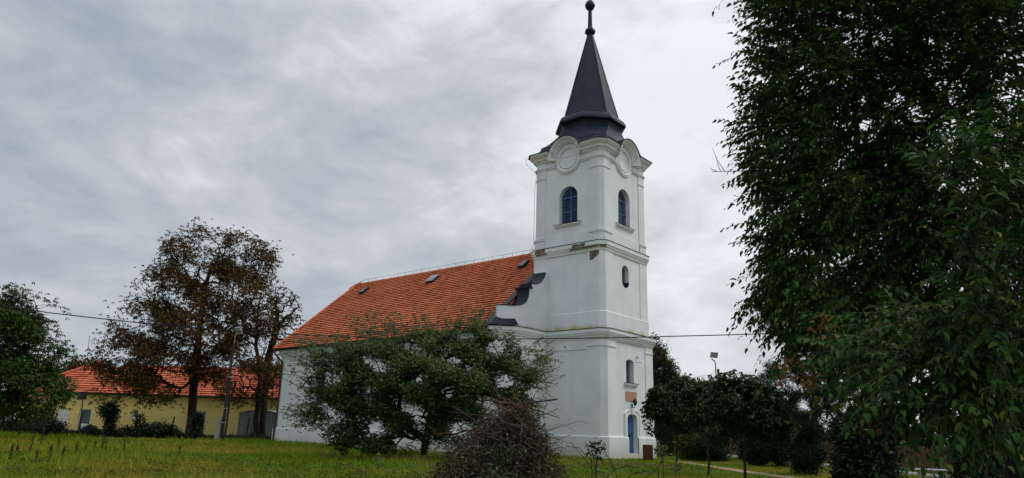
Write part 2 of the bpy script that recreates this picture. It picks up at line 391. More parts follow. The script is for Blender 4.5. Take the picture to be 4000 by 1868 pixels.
def wall_face(mb, face, W, s0, s1, bands, dark=None):
    """bands: (z0, z1, opening or None); opening = dict(c, hw, zb, zs, rise, drise, depth)"""
    for z0, z1, op in bands:
        if not op:
            mb.quad(fp(face, W, s0, z0), fp(face, W, s1, z0), fp(face, W, s1, z1), fp(face, W, s0, z1)); continue
        a, b = op['c'] - op['hw'], op['c'] + op['hw']
        T = arch_pts(op['c'], op['hw'], op['zs'], op['rise'])
        B = arch_pts(op['c'], op['hw'], op['zb'], op.get('drise', 0), down=True)
        for x0, x1 in ((s0, a), (b, s1)):
            mb.quad(fp(face, W, x0, z0), fp(face, W, x1, z0), fp(face, W, x1, z1), fp(face, W, x0, z1))
        for i in range(len(T) - 1):
            mb.quad(fp(face, W, *T[i]), fp(face, W, *T[i + 1]), fp(face, W, T[i + 1][0], z1), fp(face, W, T[i][0], z1))
            mb.quad(fp(face, W, B[i][0], z0), fp(face, W, B[i + 1][0], z0), fp(face, W, *B[i + 1]), fp(face, W, *B[i]))
        loop = B + T[::-1]; d = op['depth']
        for i in range(len(loop)):
            p, q = loop[i], loop[(i + 1) % len(loop)]
            if abs(p[0] - q[0]) + abs(p[1] - q[1]) < 1e-6: continue
            mb.quad(fp(face, W, *p), fp(face, W - d, *p), fp(face, W - d, *q), fp(face, W, *q))
        if dark is not None:
            o_ = mb.mi; mb.mi = dark; vs = [fp(face, W - d + 0.01, *p) for p in loop]; mb.add(vs, [tuple(range(len(vs)))]); mb.mi = o_
def hw_at(op, z):
    if z > op['zs']: q = (z - op['zs']) / max(op['rise'], 1e-6); return op['hw'] * math.sqrt(max(0, 1 - q * q))
    if z < op['zb']: q = (op['zb'] - z) / max(op.get('drise', 0), 1e-6); return op['hw'] * math.sqrt(max(0, 1 - q * q))
    return op['hw']
def shutter(face, W, op, depth, name, rails=(), hatch=False, pitch=0.125):
    """louvred shutter: arched frame, centre stile, rails, tilted slats"""
    mb = MB(); n, t = FACES[face]; o = np.array(fp(face, W - depth, 0, 0)); N3 = np.array([*n, 0]); T3 = np.array([*t, 0]); Z3 = np.array([0, 0, 1.0])
    ztop = op['zs'] + op['rise']; zbot = op['zb'] - op.get('drise', 0); c = op['c']
    z = zbot + 0.06
    while z < ztop - 0.05:
        h = hw_at(op, z) - 0.03
        if h > 0.06:
            ez = (Z3 * 0.72 - N3 * 0.69); en = np.cross(ez, T3)
            mb.obox(o + Z3 * z, T3, en, ez, (c - h, -0.008, -0.045), (c + h, 0.008, 0.045))
        z += pitch
    for s_ in (c,):
        mb.obox(o, T3, N3, Z3, (s_ - 0.035, -0.005, zbot), (s_ + 0.035, 0.065, ztop - 0.01))
    for zr in rails:
        h = hw_at(op, zr); mb.obox(o, T3, N3, Z3, (c - h, -0.006, zr - 0.04), (c + h, 0.058, zr + 0.04))
    outl = [(c - op['hw'], zbot if not op.get('drise') else op['zb'])] + arch_pts(c, op['hw'], op['zs'], op['rise']) + [(c + op['hw'], zbot if not op.get('drise') else op['zb'])]
    if op.get('drise'): outl += arch_pts(c, op['hw'], op['zb'], op['drise'], down=True)[::-1]
    else: outl += [outl[0]]
    for i in range(len(outl) - 1):
        p, q = np.array(outl[i]), np.array(outl[i + 1]); cc = np.array([c, (zbot + ztop) / 2])
        pi, qi = p + (cc - p) * 0.075, q + (cc - q) * 0.075
        mb.quad(fp(face, W - depth + 0.055, *p), fp(face, W - depth + 0.055, *q), fp(face, W - depth + 0.055, *qi), fp(face, W - depth + 0.055, *pi))
    if hatch:
        mb.obox(o, T3, N3, Z3, (c + 0.08, 0.05, zbot + 0.05), (c + 0.13, 0.09, zbot + 0.95))
        mb.obox(o, T3, N3, Z3, (c + 0.13, 0.05, zbot + 0.90), (c + op['hw'] - 0.02, 0.088, zbot + 0.95))
    return mb.build(name, M['blue_d'], church)
def sill(face, W, s0, s1, zt, parent, name='sill'):
    mb = MB(); n, t = FACES[face]; T3 = np.array([*t, 0]); N3 = np.array([*n, 0]); Z3 = np.array([0, 0, 1.0]); o = np.array(fp(face, W, 0, 0))
    mb.obox(o, T3, N3, Z3, (s0 + .05, -.05, zt - .20), (s1 - .05, .06, zt - .15))
    mb.obox(o, T3, N3, Z3, (s0 + .03, -.05, zt - .15), (s1 - .03, .10, zt - .09))
    mb.obox(o, T3, N3, Z3, (s0, -.05, zt - .09), (s1, .16, zt - .02))
    mb.mi = 1
    mb.obox(o, T3, N3, Z3, (s0 - .02, -.3, zt - .02), (s1 + .02, .18, zt + .012))
    return mb.build(name, [M['plaster'], M['metal']], parent)

W1, C1, W2, C2, W3, C3 = 2.956, .32, 2.758, .27, 2.687, .24
R1, R2, R3 = W1 - .05, W2 - .04, W3 - .055      # recessed wall planes behind the pilasters
door_op = dict(c=0.03, hw=.56, zb=.36, zs=2.36, rise=.26, depth=.62)
low_op = dict(c=-.08, hw=.45, zb=4.40, zs=5.66, rise=.17, depth=.62)
oval_op = dict(c=-.14, hw=.41, zb=10.68, zs=11.30, rise=.41, drise=.41, depth=.55)
bel_f = dict(c=-.03, hw=.71, zb=14.30, zs=16.12, rise=.71, depth=.62)
bel_l = dict(c=.07, hw=.71, zb=14.30, zs=16.12, rise=.71, depth=.62)
# --- lower storey
mb = MB()
cc = lambda W, c: W - c
wall_face(mb, 'front', R1, -W1 + C1, W1 - C1, [(-.9, 3.6, door_op), (3.6, 6.2, low_op), (6.2, 7.45, None)], 1)
for f_ in ('left', 'right', 'back'): wall_face(mb, f_, R1, -W1 + C1, W1 - C1, [(-.9, 7.45, None)])
k = chsq(W1, C1)
for a_, b_ in ((0, 1), (2, 3), (4, 5), (6, 7)):
    mb.quad((*k[a_], -.9), (*k[b_], -.9), (*k[b_], 7.45), (*k[a_], 7.45))
def pilasters(mb, W, R, c, s_in, z0, z1, faces=('front', 'left', 'right', 'back')):
    for f_ in faces:
        for sg in (-1, 1):
            a, b = sorted((sg * s_in, sg * (W - c)))
            mb.quad(fp(f_, W, a, z0), fp(f_, W, b, z0), fp(f_, W, b, z1), fp(f_, W, a, z1))
            e = sg * s_in
            mb.quad(fp(f_, R, e, z0), fp(f_, W, e, z0), fp(f_, W, e, z1), fp(f_, R, e, z1))
            mb.quad(fp(f_, R, a, z1), fp(f_, R, b, z1), fp(f_, W, b, z1), fp(f_, W, a, z1))
pilasters(mb, W1, R1, C1, 1.74, -.9, 7.0)
for f_ in ('left', 'right'):   # frieze above the recessed panel
    mb.obox(fp(f_, R1, 0, 0), (*FACES[f_][1], 0), (*FACES[f_][0], 0), (0, 0, 1), (-1.738, -.05, 6.22), (1.738, .046, 7.0))
def capline(mb, W, c, s_in, z, h=.07, o=.05, faces=('front', 'left', 'right', 'back')):
    ks = chsq(W, c)
    for i, f_ in enumerate(('front', 'right', 'back', 'left')):
        n, t = FACES[f_]
        for sg in (-1, 1):
            a, b = sorted((sg * (s_in - .03), sg * (W - c + o * .41)))
            mb.obox(fp(f_, W, 0, 0), (*t, 0), (*n, 0), (0, 0, 1), (a, -.03, z), (b, o, z + h))
    for i in (0, 2, 4, 6):
        p, q = np.array(ks[i]), np.array(ks[i + 1]); d = (q - p) / np.linalg.norm(q - p); n = np.array([d[1], -d[0]])
        mb.obox((*((p + q) / 2), 0), (*d, 0), (*n, 0), (0, 0, 1), (-np.linalg.norm(q - p) / 2 - .003, -.03, z + .001), (np.linalg.norm(q - p) / 2 + .003, o - .002, z + h - .001))
capline(mb, W1, C1, 1.74, 6.38, .06, .045)
tower_low = mb.build('tower_base', [M['plaster'], M['dark']], church)
# --- middle storey
mb = MB()
wall_face(mb, 'front', R2, -W2 + C2, W2 - C2, [(7.3, 9.6, None), (9.6, 12.2, oval_op), (12.2, 12.9, None)], 1)
for f_ in ('left', 'right', 'back'): wall_face(mb, f_, R2, -W2 + C2, W2 - C2, [(7.3, 12.9, None)])
k = chsq(W2, C2)
for a_, b_ in ((0, 1), (2, 3), (4, 5), (6, 7)):
    mb.quad((*k[a_], 7.3), (*k[b_], 7.3), (*k[b_], 12.9), (*k[a_], 12.9))
pilasters(mb, W2, R2, C2, 1.60, 7.3, 12.85)
sweep(mb, chsq(W2 + .0, C2), [(.001, 7.35), (.045, 7.35), (.045, 8.46), (.001, 8.51)], True)   # base band
tower_mid = mb.build('tower_shaft', [M['plaster_mid'], M['dark']], church)
# --- belfry storey
mb = MB()
wall_face(mb, 'front', R3, -W3 + C3, W3 - C3, [(12.7, 13.9, None), (13.9, 17.3, bel_f), (17.3, 19.5, None)], 1)
wall_face(mb, 'left', R3, -W3 + C3, W3 - C3, [(12.7, 13.9, None), (13.9, 17.3, bel_l), (17.3, 19.5, None)], 1)
for f_ in ('right', 'back'): wall_face(mb, f_, R3, -W3 + C3, W3 - C3, [(12.7, 13.9, None), (13.9, 17.3, bel_f), (17.3, 19.5, None)], 1)
k = chsq(W3, C3)
for a_, b_ in ((0, 1), (2, 3), (4, 5), (6, 7)):
    mb.quad((*k[a_], 12.7), (*k[b_], 12.7), (*k[b_], 19.5), (*k[a_], 19.5))
pilasters(mb, W3, R3, C3, 1.75, 12.7, 19.45)
for f_ in FACES: # base band of the field between the pedestals
    mb.obox(fp(f_, R3, 0, 0), (*FACES[f_][1], 0), (*FACES[f_][0], 0), (0, 0, 1), (-1.748, -.05, 12.8), (1.748, .05, 13.62))
capline(mb, W3, C3, 1.75, 17.68, .06, .045)
capline(mb, W3, C3, 1.75, 13.42, .10, .11); capline(mb, W3, C3, 1.75, 13.56, .05, .06)
for f_ in FACES:   # pedestals
    for sg in (-1, 1):
        a, b = sorted((sg * 1.73, sg * (W3 - C3 + .02)))
        mb.obox(fp(f_, W3, 0, 0), (*FACES[f_][1], 0), (*FACES[f_][0], 0), (0, 0, 1), (a, -.03, 12.8), (b, .06, 13.42))
sweep(mb, chsq(W3, C3), [(.0, 12.8), (.055, 12.8), (.055, 13.41), (.0, 13.41)], True) if False else None
for i in (0, 2, 4, 6):
    ks = chsq(W3, C3); p, q = np.array(ks[i]), np.array(ks[i + 1]); d = (q - p) / np.linalg.norm(q - p); n_ = np.array([d[1], -d[0]]); hl = np.linalg.norm(q - p) / 2
    mb.obox((*((p + q) / 2), 0), (*d, 0), (*n_, 0), (0, 0, 1), (-hl - .02, -.03, 12.8), (hl + .02, .058, 13.41))
tower_top = mb.build('belfry', [M['plaster'], M['dark']], church)
# string course that dips under the round panel, and the panel itself, on each side
def face_curve(face, W, pts, prof, mb):
    """sweep a profile (outward, inward-normal in the face plane) along a 2-D curve on a face"""
    loops = []; P = [np.array(p) for p in pts]
    for i, p in enumerate(P):
        d = P[min(i + 1, len(P) - 1)] - P[max(i - 1, 0)]; d = d / np.linalg.norm(d); nn = np.array([-d[1], d[0]])
        loops.append([fp(face, W + o, *(p + nn * h)) for o, h in prof])
    return mb.loft(loops, False)
ARC_Z0 = 18.86
PC = {'front': -.05, 'left': .05, 'right': 0, 'back': 0}
for f_ in ('front', 'left', 'right', 'back'):
    c = PC[f_]; Wf = W3 - .015
    mb = MB(); r = 1.06; zc = 18.76; zst = 18.30
    a0 = math.asin((zc - zst) / r); xs = r * math.cos(a0)
    dip = [(c + r * math.cos(q), zc + r * math.sin(q)) for q in np.linspace(math.pi + a0, 2 * math.pi - a0, 25)]
    prof = [(-.05, .0), (.05, .0), (.05, .05), (.02, .06), (.02, .09), (.085, .10), (.085, .16), (.03, .18), (-.05, .24)]
    face_curve(f_, Wf, dip, prof, mb)
    hz = W3 - C3 * .6
    face_curve(f_, Wf, [(-hz - .02, zst), (c - xs, zst)], prof, mb); face_curve(f_, Wf, [(c + xs, zst), (hz + .02, zst)], prof, mb)
    mb.build('string_course', M['plaster'], tower_top).parent = church
    mb = MB(); circ = lambda R_, n_=40: [(c + R_ * math.cos(q), zc + R_ * math.sin(q)) for q in np.linspace(2 * math.pi, 0, n_ + 1)]
    face_curve(f_, Wf, circ(.68), [(-.06, -.02), (.05, -.02), (.055, .02), (.03, .05), (-.06, .06)], mb)
    face_curve(f_, Wf, circ(.86), [(-.06, -.10), (.018, -.10), (.018, .10), (-.06, .10)], mb)
    face_fan = [fp(f_, W3 - .05, c + 1.06 * math.cos(q), ARC_Z0 + 1.06 * math.sin(q)) for q in np.linspace(0, math.pi, 25)] + [fp(f_, W3 - .05, c - 1.06, 18.9), fp(f_, W3 - .05, c + 1.06, 18.9)]
    mb.add(face_fan, [tuple(range(len(face_fan)))])
    mb.build('round_panel', M['plaster'], church)
# chamfer pieces of string course
mb = MB()
for i in (0, 2, 4, 6):
    ks = chsq(W3, C3); p, q = np.array(ks[i]), np.array(ks[i + 1]); d = (q - p) / np.linalg.norm(q - p); n_ = np.array([d[1], -d[0]]); hl = np.linalg.norm(q - p) / 2 + .03
    for z0, z1, o in ((18.30, 18.35, .05), (18.35, 18.395, .02), (18.395, 18.46, .085), (18.46, 18.5, .03)):
        mb.obox((*((p + q) / 2), 0), (*d, 0), (*n_, 0), (0, 0, 1), (-hl, -.05, z0), (hl, o, z1))
    mb.build('string_course', M['plaster'], church); mb = MB()
# cornices
PROF_LOW = [(-.1, 6.78), (.03, 6.78), (.05, 6.86), (.11, 6.9), (.11, 6.96), (.17, 7.02), (.20, 7.09), (.20, 7.13), (.25, 7.16), (.26, 7.37), (.26, 7.372)]
FLASH_LOW = [(.2, 7.372), (.285, 7.372), (.285, 7.41), (-.25, 7.47)]
mb = MB(); sweep(mb, chsq(W1, C1), PROF_LOW, True); mb.mi = 1; sweep(mb, chsq(W1, C1), FLASH_LOW, True)
mb.build('cornice', [M['plaster'], M['metal']], church)
PROF_MID = [(-.1, 12.22), (.03, 12.22), (.05, 12.30), (.05, 12.36), (.10, 12.40), (.12, 12.47), (.12, 12.52), (.17, 12.55), (.17, 12.80), (.17, 12.802)]
mb = MB(); sweep(mb, chsq(W2, C2), PROF_MID, True); mb.mi = 1; sweep(mb, chsq(W2, C2), [(.1, 12.802), (.195, 12.802), (.195, 12.835), (-.2, 12.88)], True)
mb.build('cornice', [M['plaster'], M['metal']], church)
# top cornice: straight runs broken by an arch over every round panel
PROF_TOP = [(-.1, .0), (.06, .0), (.10, .08), (.22, .16), (.24, .22), (.24, .28), (.36, .36), (.46, .46), (.50, .56), (.50, .60)]
ZT = 18.83; ARC_R = .93; ARC_Z = 18.86
mb = MB()
for f_ in FACES:
    c = PC[f_]; xs = ARC_R + .0
    run = lambda a, b: mb.loft([[fp(f_, W3 + o, s_(o), ZT + h) for o, h in PROF_TOP] for s_ in (a, b)], False)
    k41 = math.tan(rad(22.5))
    run(lambda o: -(W3 - C3 + o * k41), lambda o: c - xs); run(lambda o: c + xs, lambda o: W3 - C3 + o * k41)
    arc = [(c + ARC_R * math.cos(q), ARC_Z + ARC_R * math.sin(q)) for q in np.linspace(math.pi + .12, -.12, 31)]
    loops = []
    for (x, z), q in zip(arc, np.linspace(math.pi + .12, -.12, 31)):
        loops.append([fp(f_, W3 + o, c + (ARC_R + h * .56) * math.cos(q), ARC_Z + (ARC_R + h * .56) * math.sin(q)) for o, h in PROF_TOP])
    mb.loft(loops, False)
ks = chsq(W3, C3)
for i in (0, 2, 4, 6):
    p, q = np.array(ks[i]), np.array(ks[i + 1]); d = (q - p) / np.linalg.norm(q - p); n_ = np.array([d[1], -d[0]]); hl = np.linalg.norm(q - p) / 2; k41 = math.tan(rad(22.5))
    mid = (p + q) / 2
    mb.loft([[(*(mid + n_ * o + d * sg * (hl + o * k41)), ZT + h) for o, h in PROF_TOP] for sg in (-1, 1)], False)
mb.build('cornice', M['plaster'], church)
# spire: flared hood, rolled collar, octagonal needle, finial
mb = MB()
lv = [(3.24, .52, 19.40), (3.26, .52, 19.43), (3.14, .52, 19.48), (3.02, .52, 19.54), (2.90, .51, 19.61), (2.78, .50, 19.70), (2.70, .50, 19.82), (2.67, .50, 19.98), (2.60, .54, 20.05), (2.50, .61, 20.14),
      (2.40, .70, 20.27), (2.30, .80, 20.44), (2.18, .92, 20.66), (2.08, 1.04, 20.90), (2.00, 1.15, 21.22)]
for (Wa, ca_, za_), (Wb, cb2, zb_) in zip(lv[:-1], lv[1:]):
    ka, kb = chsq(Wa, ca_), chsq(Wb, cb2)
    for i in (0, 2, 4, 6): mb.quad((*ka[i], za_), (*ka[i + 1], za_), (*kb[i + 1], zb_), (*kb[i], zb_))
    for f_ in FACES:
        ha, hb_ = Wa - ca_, Wb - cb2; nn_ = 72
        for j in range(nn_):
            t0, t1 = j / nn_ * 2 - 1, (j + 1) / nn_ * 2 - 1; sm = (t0 + t1) / 2 * (ha + hb_) / 2 - PC[f_]; zm = (za_ + zb_) / 2
            if sm * sm + (zm - ARC_Z) ** 2 < 1.26 ** 2: continue
            mb.quad(fp(f_, Wa, ha * t0, za_), fp(f_, Wa, ha * t1, za_), fp(f_, Wb, hb_ * t1, zb_), fp(f_, Wb, hb_ * t0, zb_))
hood = mb.build('spire_hood', M['slate'], church)
for f_ in FACES:      # lead-covered eyebrow over every arch
    c = PC[f_]; mb = MB(); loops = []
    for q in np.linspace(math.pi - .33, .33, 25):
        R_ = ARC_R + .62 * .56
        cs, sn = math.cos(q), math.sin(q)
        zt = lambda R: ARC_Z + R * sn
        loops.append([fp(f_, W3 + .47, c + (R_ - .02) * cs, zt(R_ - .02)), fp(f_, W3 + .54, c + (R_ - .01) * cs, zt(R_ - .01)), fp(f_, W3 + .55, c + (R_ + .05) * cs, zt(R_ + .05)),
                      fp(f_, W3 + .25, c + (R_ + .06) * cs, zt(R_ + .06)), fp(f_, W3 - 1.0, c + (R_ + .02) * cs, zt(R_ + .02))])
    mb.loft(loops, False); mb.build('eyebrow_flashing', M['metal'], hood)
octa = lambda W, z: ringloop(W, .5858 * W, z)
mb = MB()
mb.loft([octa(*q) for q in [(1.94, 21.06), (1.95, 21.24), (1.98, 21.40), (2.06, 21.57), (2.20, 21.64), (2.28, 21.66), (2.29, 21.72), (2.25, 21.88), (2.14, 22.08), (1.98, 22.22), (1.83, 22.31), (1.66, 22.36)]], True)
mb.build('spire_collar', M['metal'], church)
mb = MB(); mb.loft([octa(*q) for q in [(1.83, 22.3), (1.60, 23.2), (1.30, 24.42), (1.01, 25.64), (.72, 26.86), (.43, 28.08), (.16, 29.24)]], True, False, True)
sp = mb.build('spire', M['slate'], church)
mb = MB()
for i in range(8):   # standing seams on the arrises
    a0, a1 = octa(1.835, 22.32)[i], octa(.17, 29.2)[i]; mb.tube([a0, a1], .022, 5)
mb.build('seam', M['metal'], sp)
mb = MB()
mb.loft([octa(*q) for q in [(.17, 29.18), (.30, 29.24), (.36, 29.30), (.36, 29.42), (.33, 29.52), (.26, 29.56), (.19, 29.68), (.155, 29.85), (.14, 30.2), (.125, 31.2)]], True, True, True)
mb.build('spire_neck', M['metal'], church)
mb = MB(); mb.lathe([(.10, 31.12), (.16, 31.18), (.26, 31.30), (.33, 31.46), (.345, 31.56), (.33, 31.64), (.31, 31.66), (.305, 31.72), (.25, 31.84), (.16, 31.92), (.06, 31.97)], 20)
for i in range(20):
    q = 2 * math.pi * i / 20
    mb.tube([(r * math.cos(q), r * math.sin(q), z) for r, z in [(.17, 31.18), (.27, 31.30), (.34, 31.46), (.35, 31.56), (.335, 31.64)]], .014, 4)
ball = mb.build('finial_ball', M['metal'], church, True)
mb = MB(); mb.tube([(0, 0, 31.9), (0, 0, 32.5)], .035, 8); mb.lathe([(.04, 32.5), (.12, 32.58), (.14, 32.66), (.1, 32.76), (.03, 32.8)], 12); mb.tube([(0, 0, 32.8), (0, 0, 33.7)], .03, 6)
for i in range(8):
    q = math.pi * i / 4; mb.tube([(0, 0, 33.7), (.35 * math.cos(q), .12 * math.sin(q) , 33.7 + .35 * math.sin(q))], .02, 4)
mb.build('spire_star', M['metal'], church)

# openings
s1 = shutter('front', R3, bel_f, .37, 'belfry_window', (15.2, 16.15), True); sill('front', R3, -1.06, 1.0, 14.30, s1)
s2 = shutter('left', R3, bel_l, .34, 'belfry_window', (15.2, 16.15), True); sill('left', R3, -.97, 1.05, 14.30, s2)
for f_ in ('right', 'back'):
    s_ = shutter(f_, R3, bel_f, .42, 'belfry_window', (15.2, 16.15)); sill(f_, R3, -1.06, 1.0, 14.30, s_)
shutter('front', R2, oval_op, .33, 'oval_window')
mb = MB()   # dark lead in the bottom of the oval
for i in range(10):
    q0, q1 = math.pi + math.pi * i / 10, math.pi + math.pi * (i + 1) / 10
    g = lambda q, o: fp('front', R2 + o, -.14 + .405 * math.cos(q), 10.685 + .405 * math.sin(q))
    mb.quad(g(q0, .012), g(q1, .012), g(q1, -.4), g(q0, -.4))
mb.build('lead_lining', M['metal'], church)
s4 = shutter('front', R1, low_op, .36, 'low_window', (), False, .11); sill('front', R1, -.77, .66, 4.40, s4)
# door
mb = MB(); c = door_op['c']; z0 = .36; o_ = R1 - .24
for s0, s1_ in ((c - .55, c - .005), (c + .005, c + .55)):
    mb.box((s0, -o_, z0), (s1_, -o_ + .05, 2.30))
    for za, zb in ((.46, .86), (.94, 1.36), (1.44, 2.22)):
        mb.box((s0 + .08, -o_ - .022, za), (s1_ - .08, -o_, zb)); mb.box((s0 + .13, -o_ - .04, za + .05), (s1_ - .13, -o_ - .022, zb - .05))
mb.box((c - .56, -o_ - .05, 2.24), (c + .56, -o_ + .05, 2.32))
for i in range(12):
    a, b = arch_pts(c, .555, 2.36, .255, 12)[i:i + 2]
    mb.quad((a[0], -o_, 2.32), (b[0], -o_, 2.32), (b[0], -o_, b[1]), (a[0], -o_, a[1]))
door = mb.build('door', M['blue'], church)
mb = MB(); mb.box((c + .03, -o_ - .075, 1.24), (c + .07, -o_ - .04, 1.44)); mb.tube([(c + .05, -o_ - .07, 1.38), (c + .05, -o_ - .12, 1.38), (c + .17, -o_ - .12, 1.38)], .014, 6)
mb.build('handle', M['iron'], door)
mb = MB(); mb.box((c - .66, -R1 - .13, -.5), (c + .66, -o_ + .1, .355)); mb.build('doorstep', M['plinth'], door)
mb = MB()   # raised door surround with keystone
n_ = 14; inn = [(c - .56, z0)] + arch_pts(c, .56, 2.36, .26, n_) + [(c + .56, z0)]
outr = [(c - .86, z0)] + [(c - .86, 2.62)] + [(c + .86 * math.cos(q), 2.62 + .30 * math.sin(q)) for q in np.linspace(math.pi, 0, n_ - 1)] + [(c + .86, 2.62)] + [(c + .86, z0)]
outr = outr[:1] + [(c - .86 * math.cos(math.pi * k_ / n_), 2.60 + .28 * math.sin(math.pi * k_ / n_)) for k_ in range(n_ + 1)] + outr[-1:]
for i in range(len(inn) - 1):
    a, b, A, B = inn[i], inn[i + 1], outr[i], outr[i + 1]; y1 = -R1 - .055; y2 = -R1 - .09
    lerp = lambda p, q, t: (p[0] + (q[0] - p[0]) * t, p[1] + (q[1] - p[1]) * t)
    am, bm = lerp(a, A, .72), lerp(b, B, .72)
    mb.quad((a[0], -R1 + .02, a[1]), (b[0], -R1 + .02, b[1]), (b[0], y1, b[1]), (a[0], y1, a[1]))
    mb.quad((a[0], y1, a[1]), (b[0], y1, b[1]), (bm[0], y1, bm[1]), (am[0], y1, am[1]))
    mb.quad((am[0], y1, am[1]), (bm[0], y1, bm[1]), (bm[0], y2, bm[1]), (am[0], y2, am[1]))
    mb.quad((am[0], y2, am[1]), (bm[0], y2, bm[1]), (B[0], y2, B[1]), (A[0], y2, A[1]))
    mb.quad((A[0], y2, A[1]), (B[0], y2, B[1]), (B[0], -R1 + .02, B[1]), (A[0], -R1 + .02, A[1]))
mb.loft([[(c - .10, -R1 - .12, 2.60), (c + .10, -R1 - .12, 2.60), (c + .10, -R1, 2.60), (c - .10, -R1, 2.60)], [(c - .14, -R1 - .13, 2.93), (c + .14, -R1 - .13, 2.93), (c + .14, -R1, 2.93), (c - .14, -R1, 2.93)]], True, True, True)
mb.build('door_surround', M['plaster'], church)
mb = MB(); mb.box((-.64, -R1 - .035, 3.36), (.60, -R1 + .02, 3.92)); mb.build('plaque', M['plaque'], church)
# lantern over the door
mb = MB(); y = -R1
mb.box((.03, y - .03, 2.98), (.13, y, 3.2)); mb.tube([(.08, y - .02, 3.05), (.08, y - .12, 2.99), (.08, y - .2, 3.03), (.08, y - .22, 3.12)], .018, 6)
mb.loft([[(.08 + a * .05, y - .22 + b * .05, 3.12) for a, b in ((-1, -1), (1, -1), (1, 1), (-1, 1))], [(.08 + a * .1, y - .22 + b * .1, 3.36) for a, b in ((-1, -1), (1, -1), (1, 1), (-1, 1))]], True, True)
mb.lathe([(.15, 3.36), (.13, 3.39), (.05, 3.50), (.02, 3.52), (.015, 3.6)], 8, (.08, y - .22))
mb.build('wall_lantern', M['iron'], church)
mb = MB(); mb.tube([(.62, y, 5.72), (.62, y - .06, 5.72), (.78, y - .30, 5.73)], .022, 6); mb.build('wall_bracket', M['zinc'], church); mb = MB(); mb.lathe([(.0, 5.98), (.05, 6.0), (.06, 6.06), (.04, 6.1), (0, 6.1)], 8, (.72, y - .06)); mb.tube([(.72, y, 6.03), (.72, y - .06, 6.03)], .02, 5)
mb.build('wall_sensor', M['zinc'], church)
# plinth of the tower and nave
NAVE = [(-6.93, 23.82), (-6.93, 2.45), (-5.9, 1.42), (-5.1, 1.30), (-4.2, 1.28), (-2.7, 1.36)]
mb = MB()
TP = [(-2.95, 1.6)] + [(-W1, -W1 + C1), (-W1 + C1, -W1), (c - .56, -W1)]
PP = [(-.02, -.9), (.09, -.9), (.09, 1.24), (.06, 1.28), (-.06, 1.31)]
sweep(mb, TP, PP, False, 1)
sweep(mb, [(c + .56, -W1), (W1 - C1, -W1), (W1, -W1 + C1), (W1, 1.6)], PP, False, 1)
mb.build('plinth', M['plinth'], church)
mb = MB(); sweep(mb, [(6.93 if False else 0, 23.82)] + NAVE, PP, False, 1) ; sweep(mb, [(-p[0], p[1]) for p in NAVE[::-1]] + [(0, 23.82)], PP, False, 1)
mb.build('plinth', M['plinth'], church)
# nave walls with arched windows
mb = MB()
def nave_side(sgn):
    xs = 6.93 - .05
    face_s = lambda y: y
    ys = [23.82] + [18.72, 13.9, 9.1, 5.0] + [2.45]
    # build with wall_face in a temporary frame: face 'left' s = -y
    f_ = 'left' if sgn < 0 else 'right'
    edges = [23.82, 21.2, 16.3, 11.5, 7.0, 2.45]
    for i, yc in enumerate((18.72, 13.9, 9.2, 4.8)):
        pass
    spans = [(23.82, 21.2, None), (21.2, 16.3, 18.72), (16.3, 11.5, 13.9), (11.5, 7.0, 9.2), (7.0, 2.45, 4.8)]
    for ya, yb, yc in spans:
        s0, s1_ = (-ya, -yb) if f_ == 'left' else (yb, ya)
        if yc is None: wall_face(mb, f_, xs, s0, s1_, [(-.9, 7.1, None)])
        else:
            op = dict(c=-yc if f_ == 'left' else yc, hw=.62, zb=2.9, zs=4.75, rise=.6, depth=.4)
            wall_face(mb, f_, xs, s0, s1_, [(-.9, 7.1, op)], 1)
            NW.append((f_, xs, op))
NW = []
nave_side(-1); nave_side(1)
for sgn in (-1, 1):
    P_ = [(sgn * a, b) for a, b in NAVE[1:]]
    for (xa, ya), (xb, yb) in zip(P_[:-1], P_[1:]):
        mb.quad((xa, ya, -.9), (xb, yb, -.9), (xb, yb, 7.3), (xa, ya, 7.3))
mb.quad((-6.93, 23.77, -.9), (6.93, 23.77, -.9), (6.93, 23.77, 7.1), (-6.93, 23.77, 7.1))
mb.add([(-6.93, 23.77, 7.1), (6.93, 23.77, 7.1), (0, 23.77, 13.1)], [(0, 1, 2)])
# frieze and pilaster strips standing 5 cm proud, as in the photograph
for sgn in (-1, 1):
    X = lambda a, b: sorted((sgn * a, sgn * b))
    xa, xb = X(6.86, 6.93)
    for ya, yb, za, zb in ((2.45, 23.815, 6.02, 7.05), (22.93, 23.812, -.9, 6.02), (20.2, 20.94, -.9, 6.02), (16.0, 16.7, -.9, 6.02), (11.2, 11.9, -.9, 6.02), (6.7, 7.4, -.9, 6.02), (2.46, 2.95, -.9, 6.02)):
        mb.box((xa, ya, za), (xb, yb, zb))
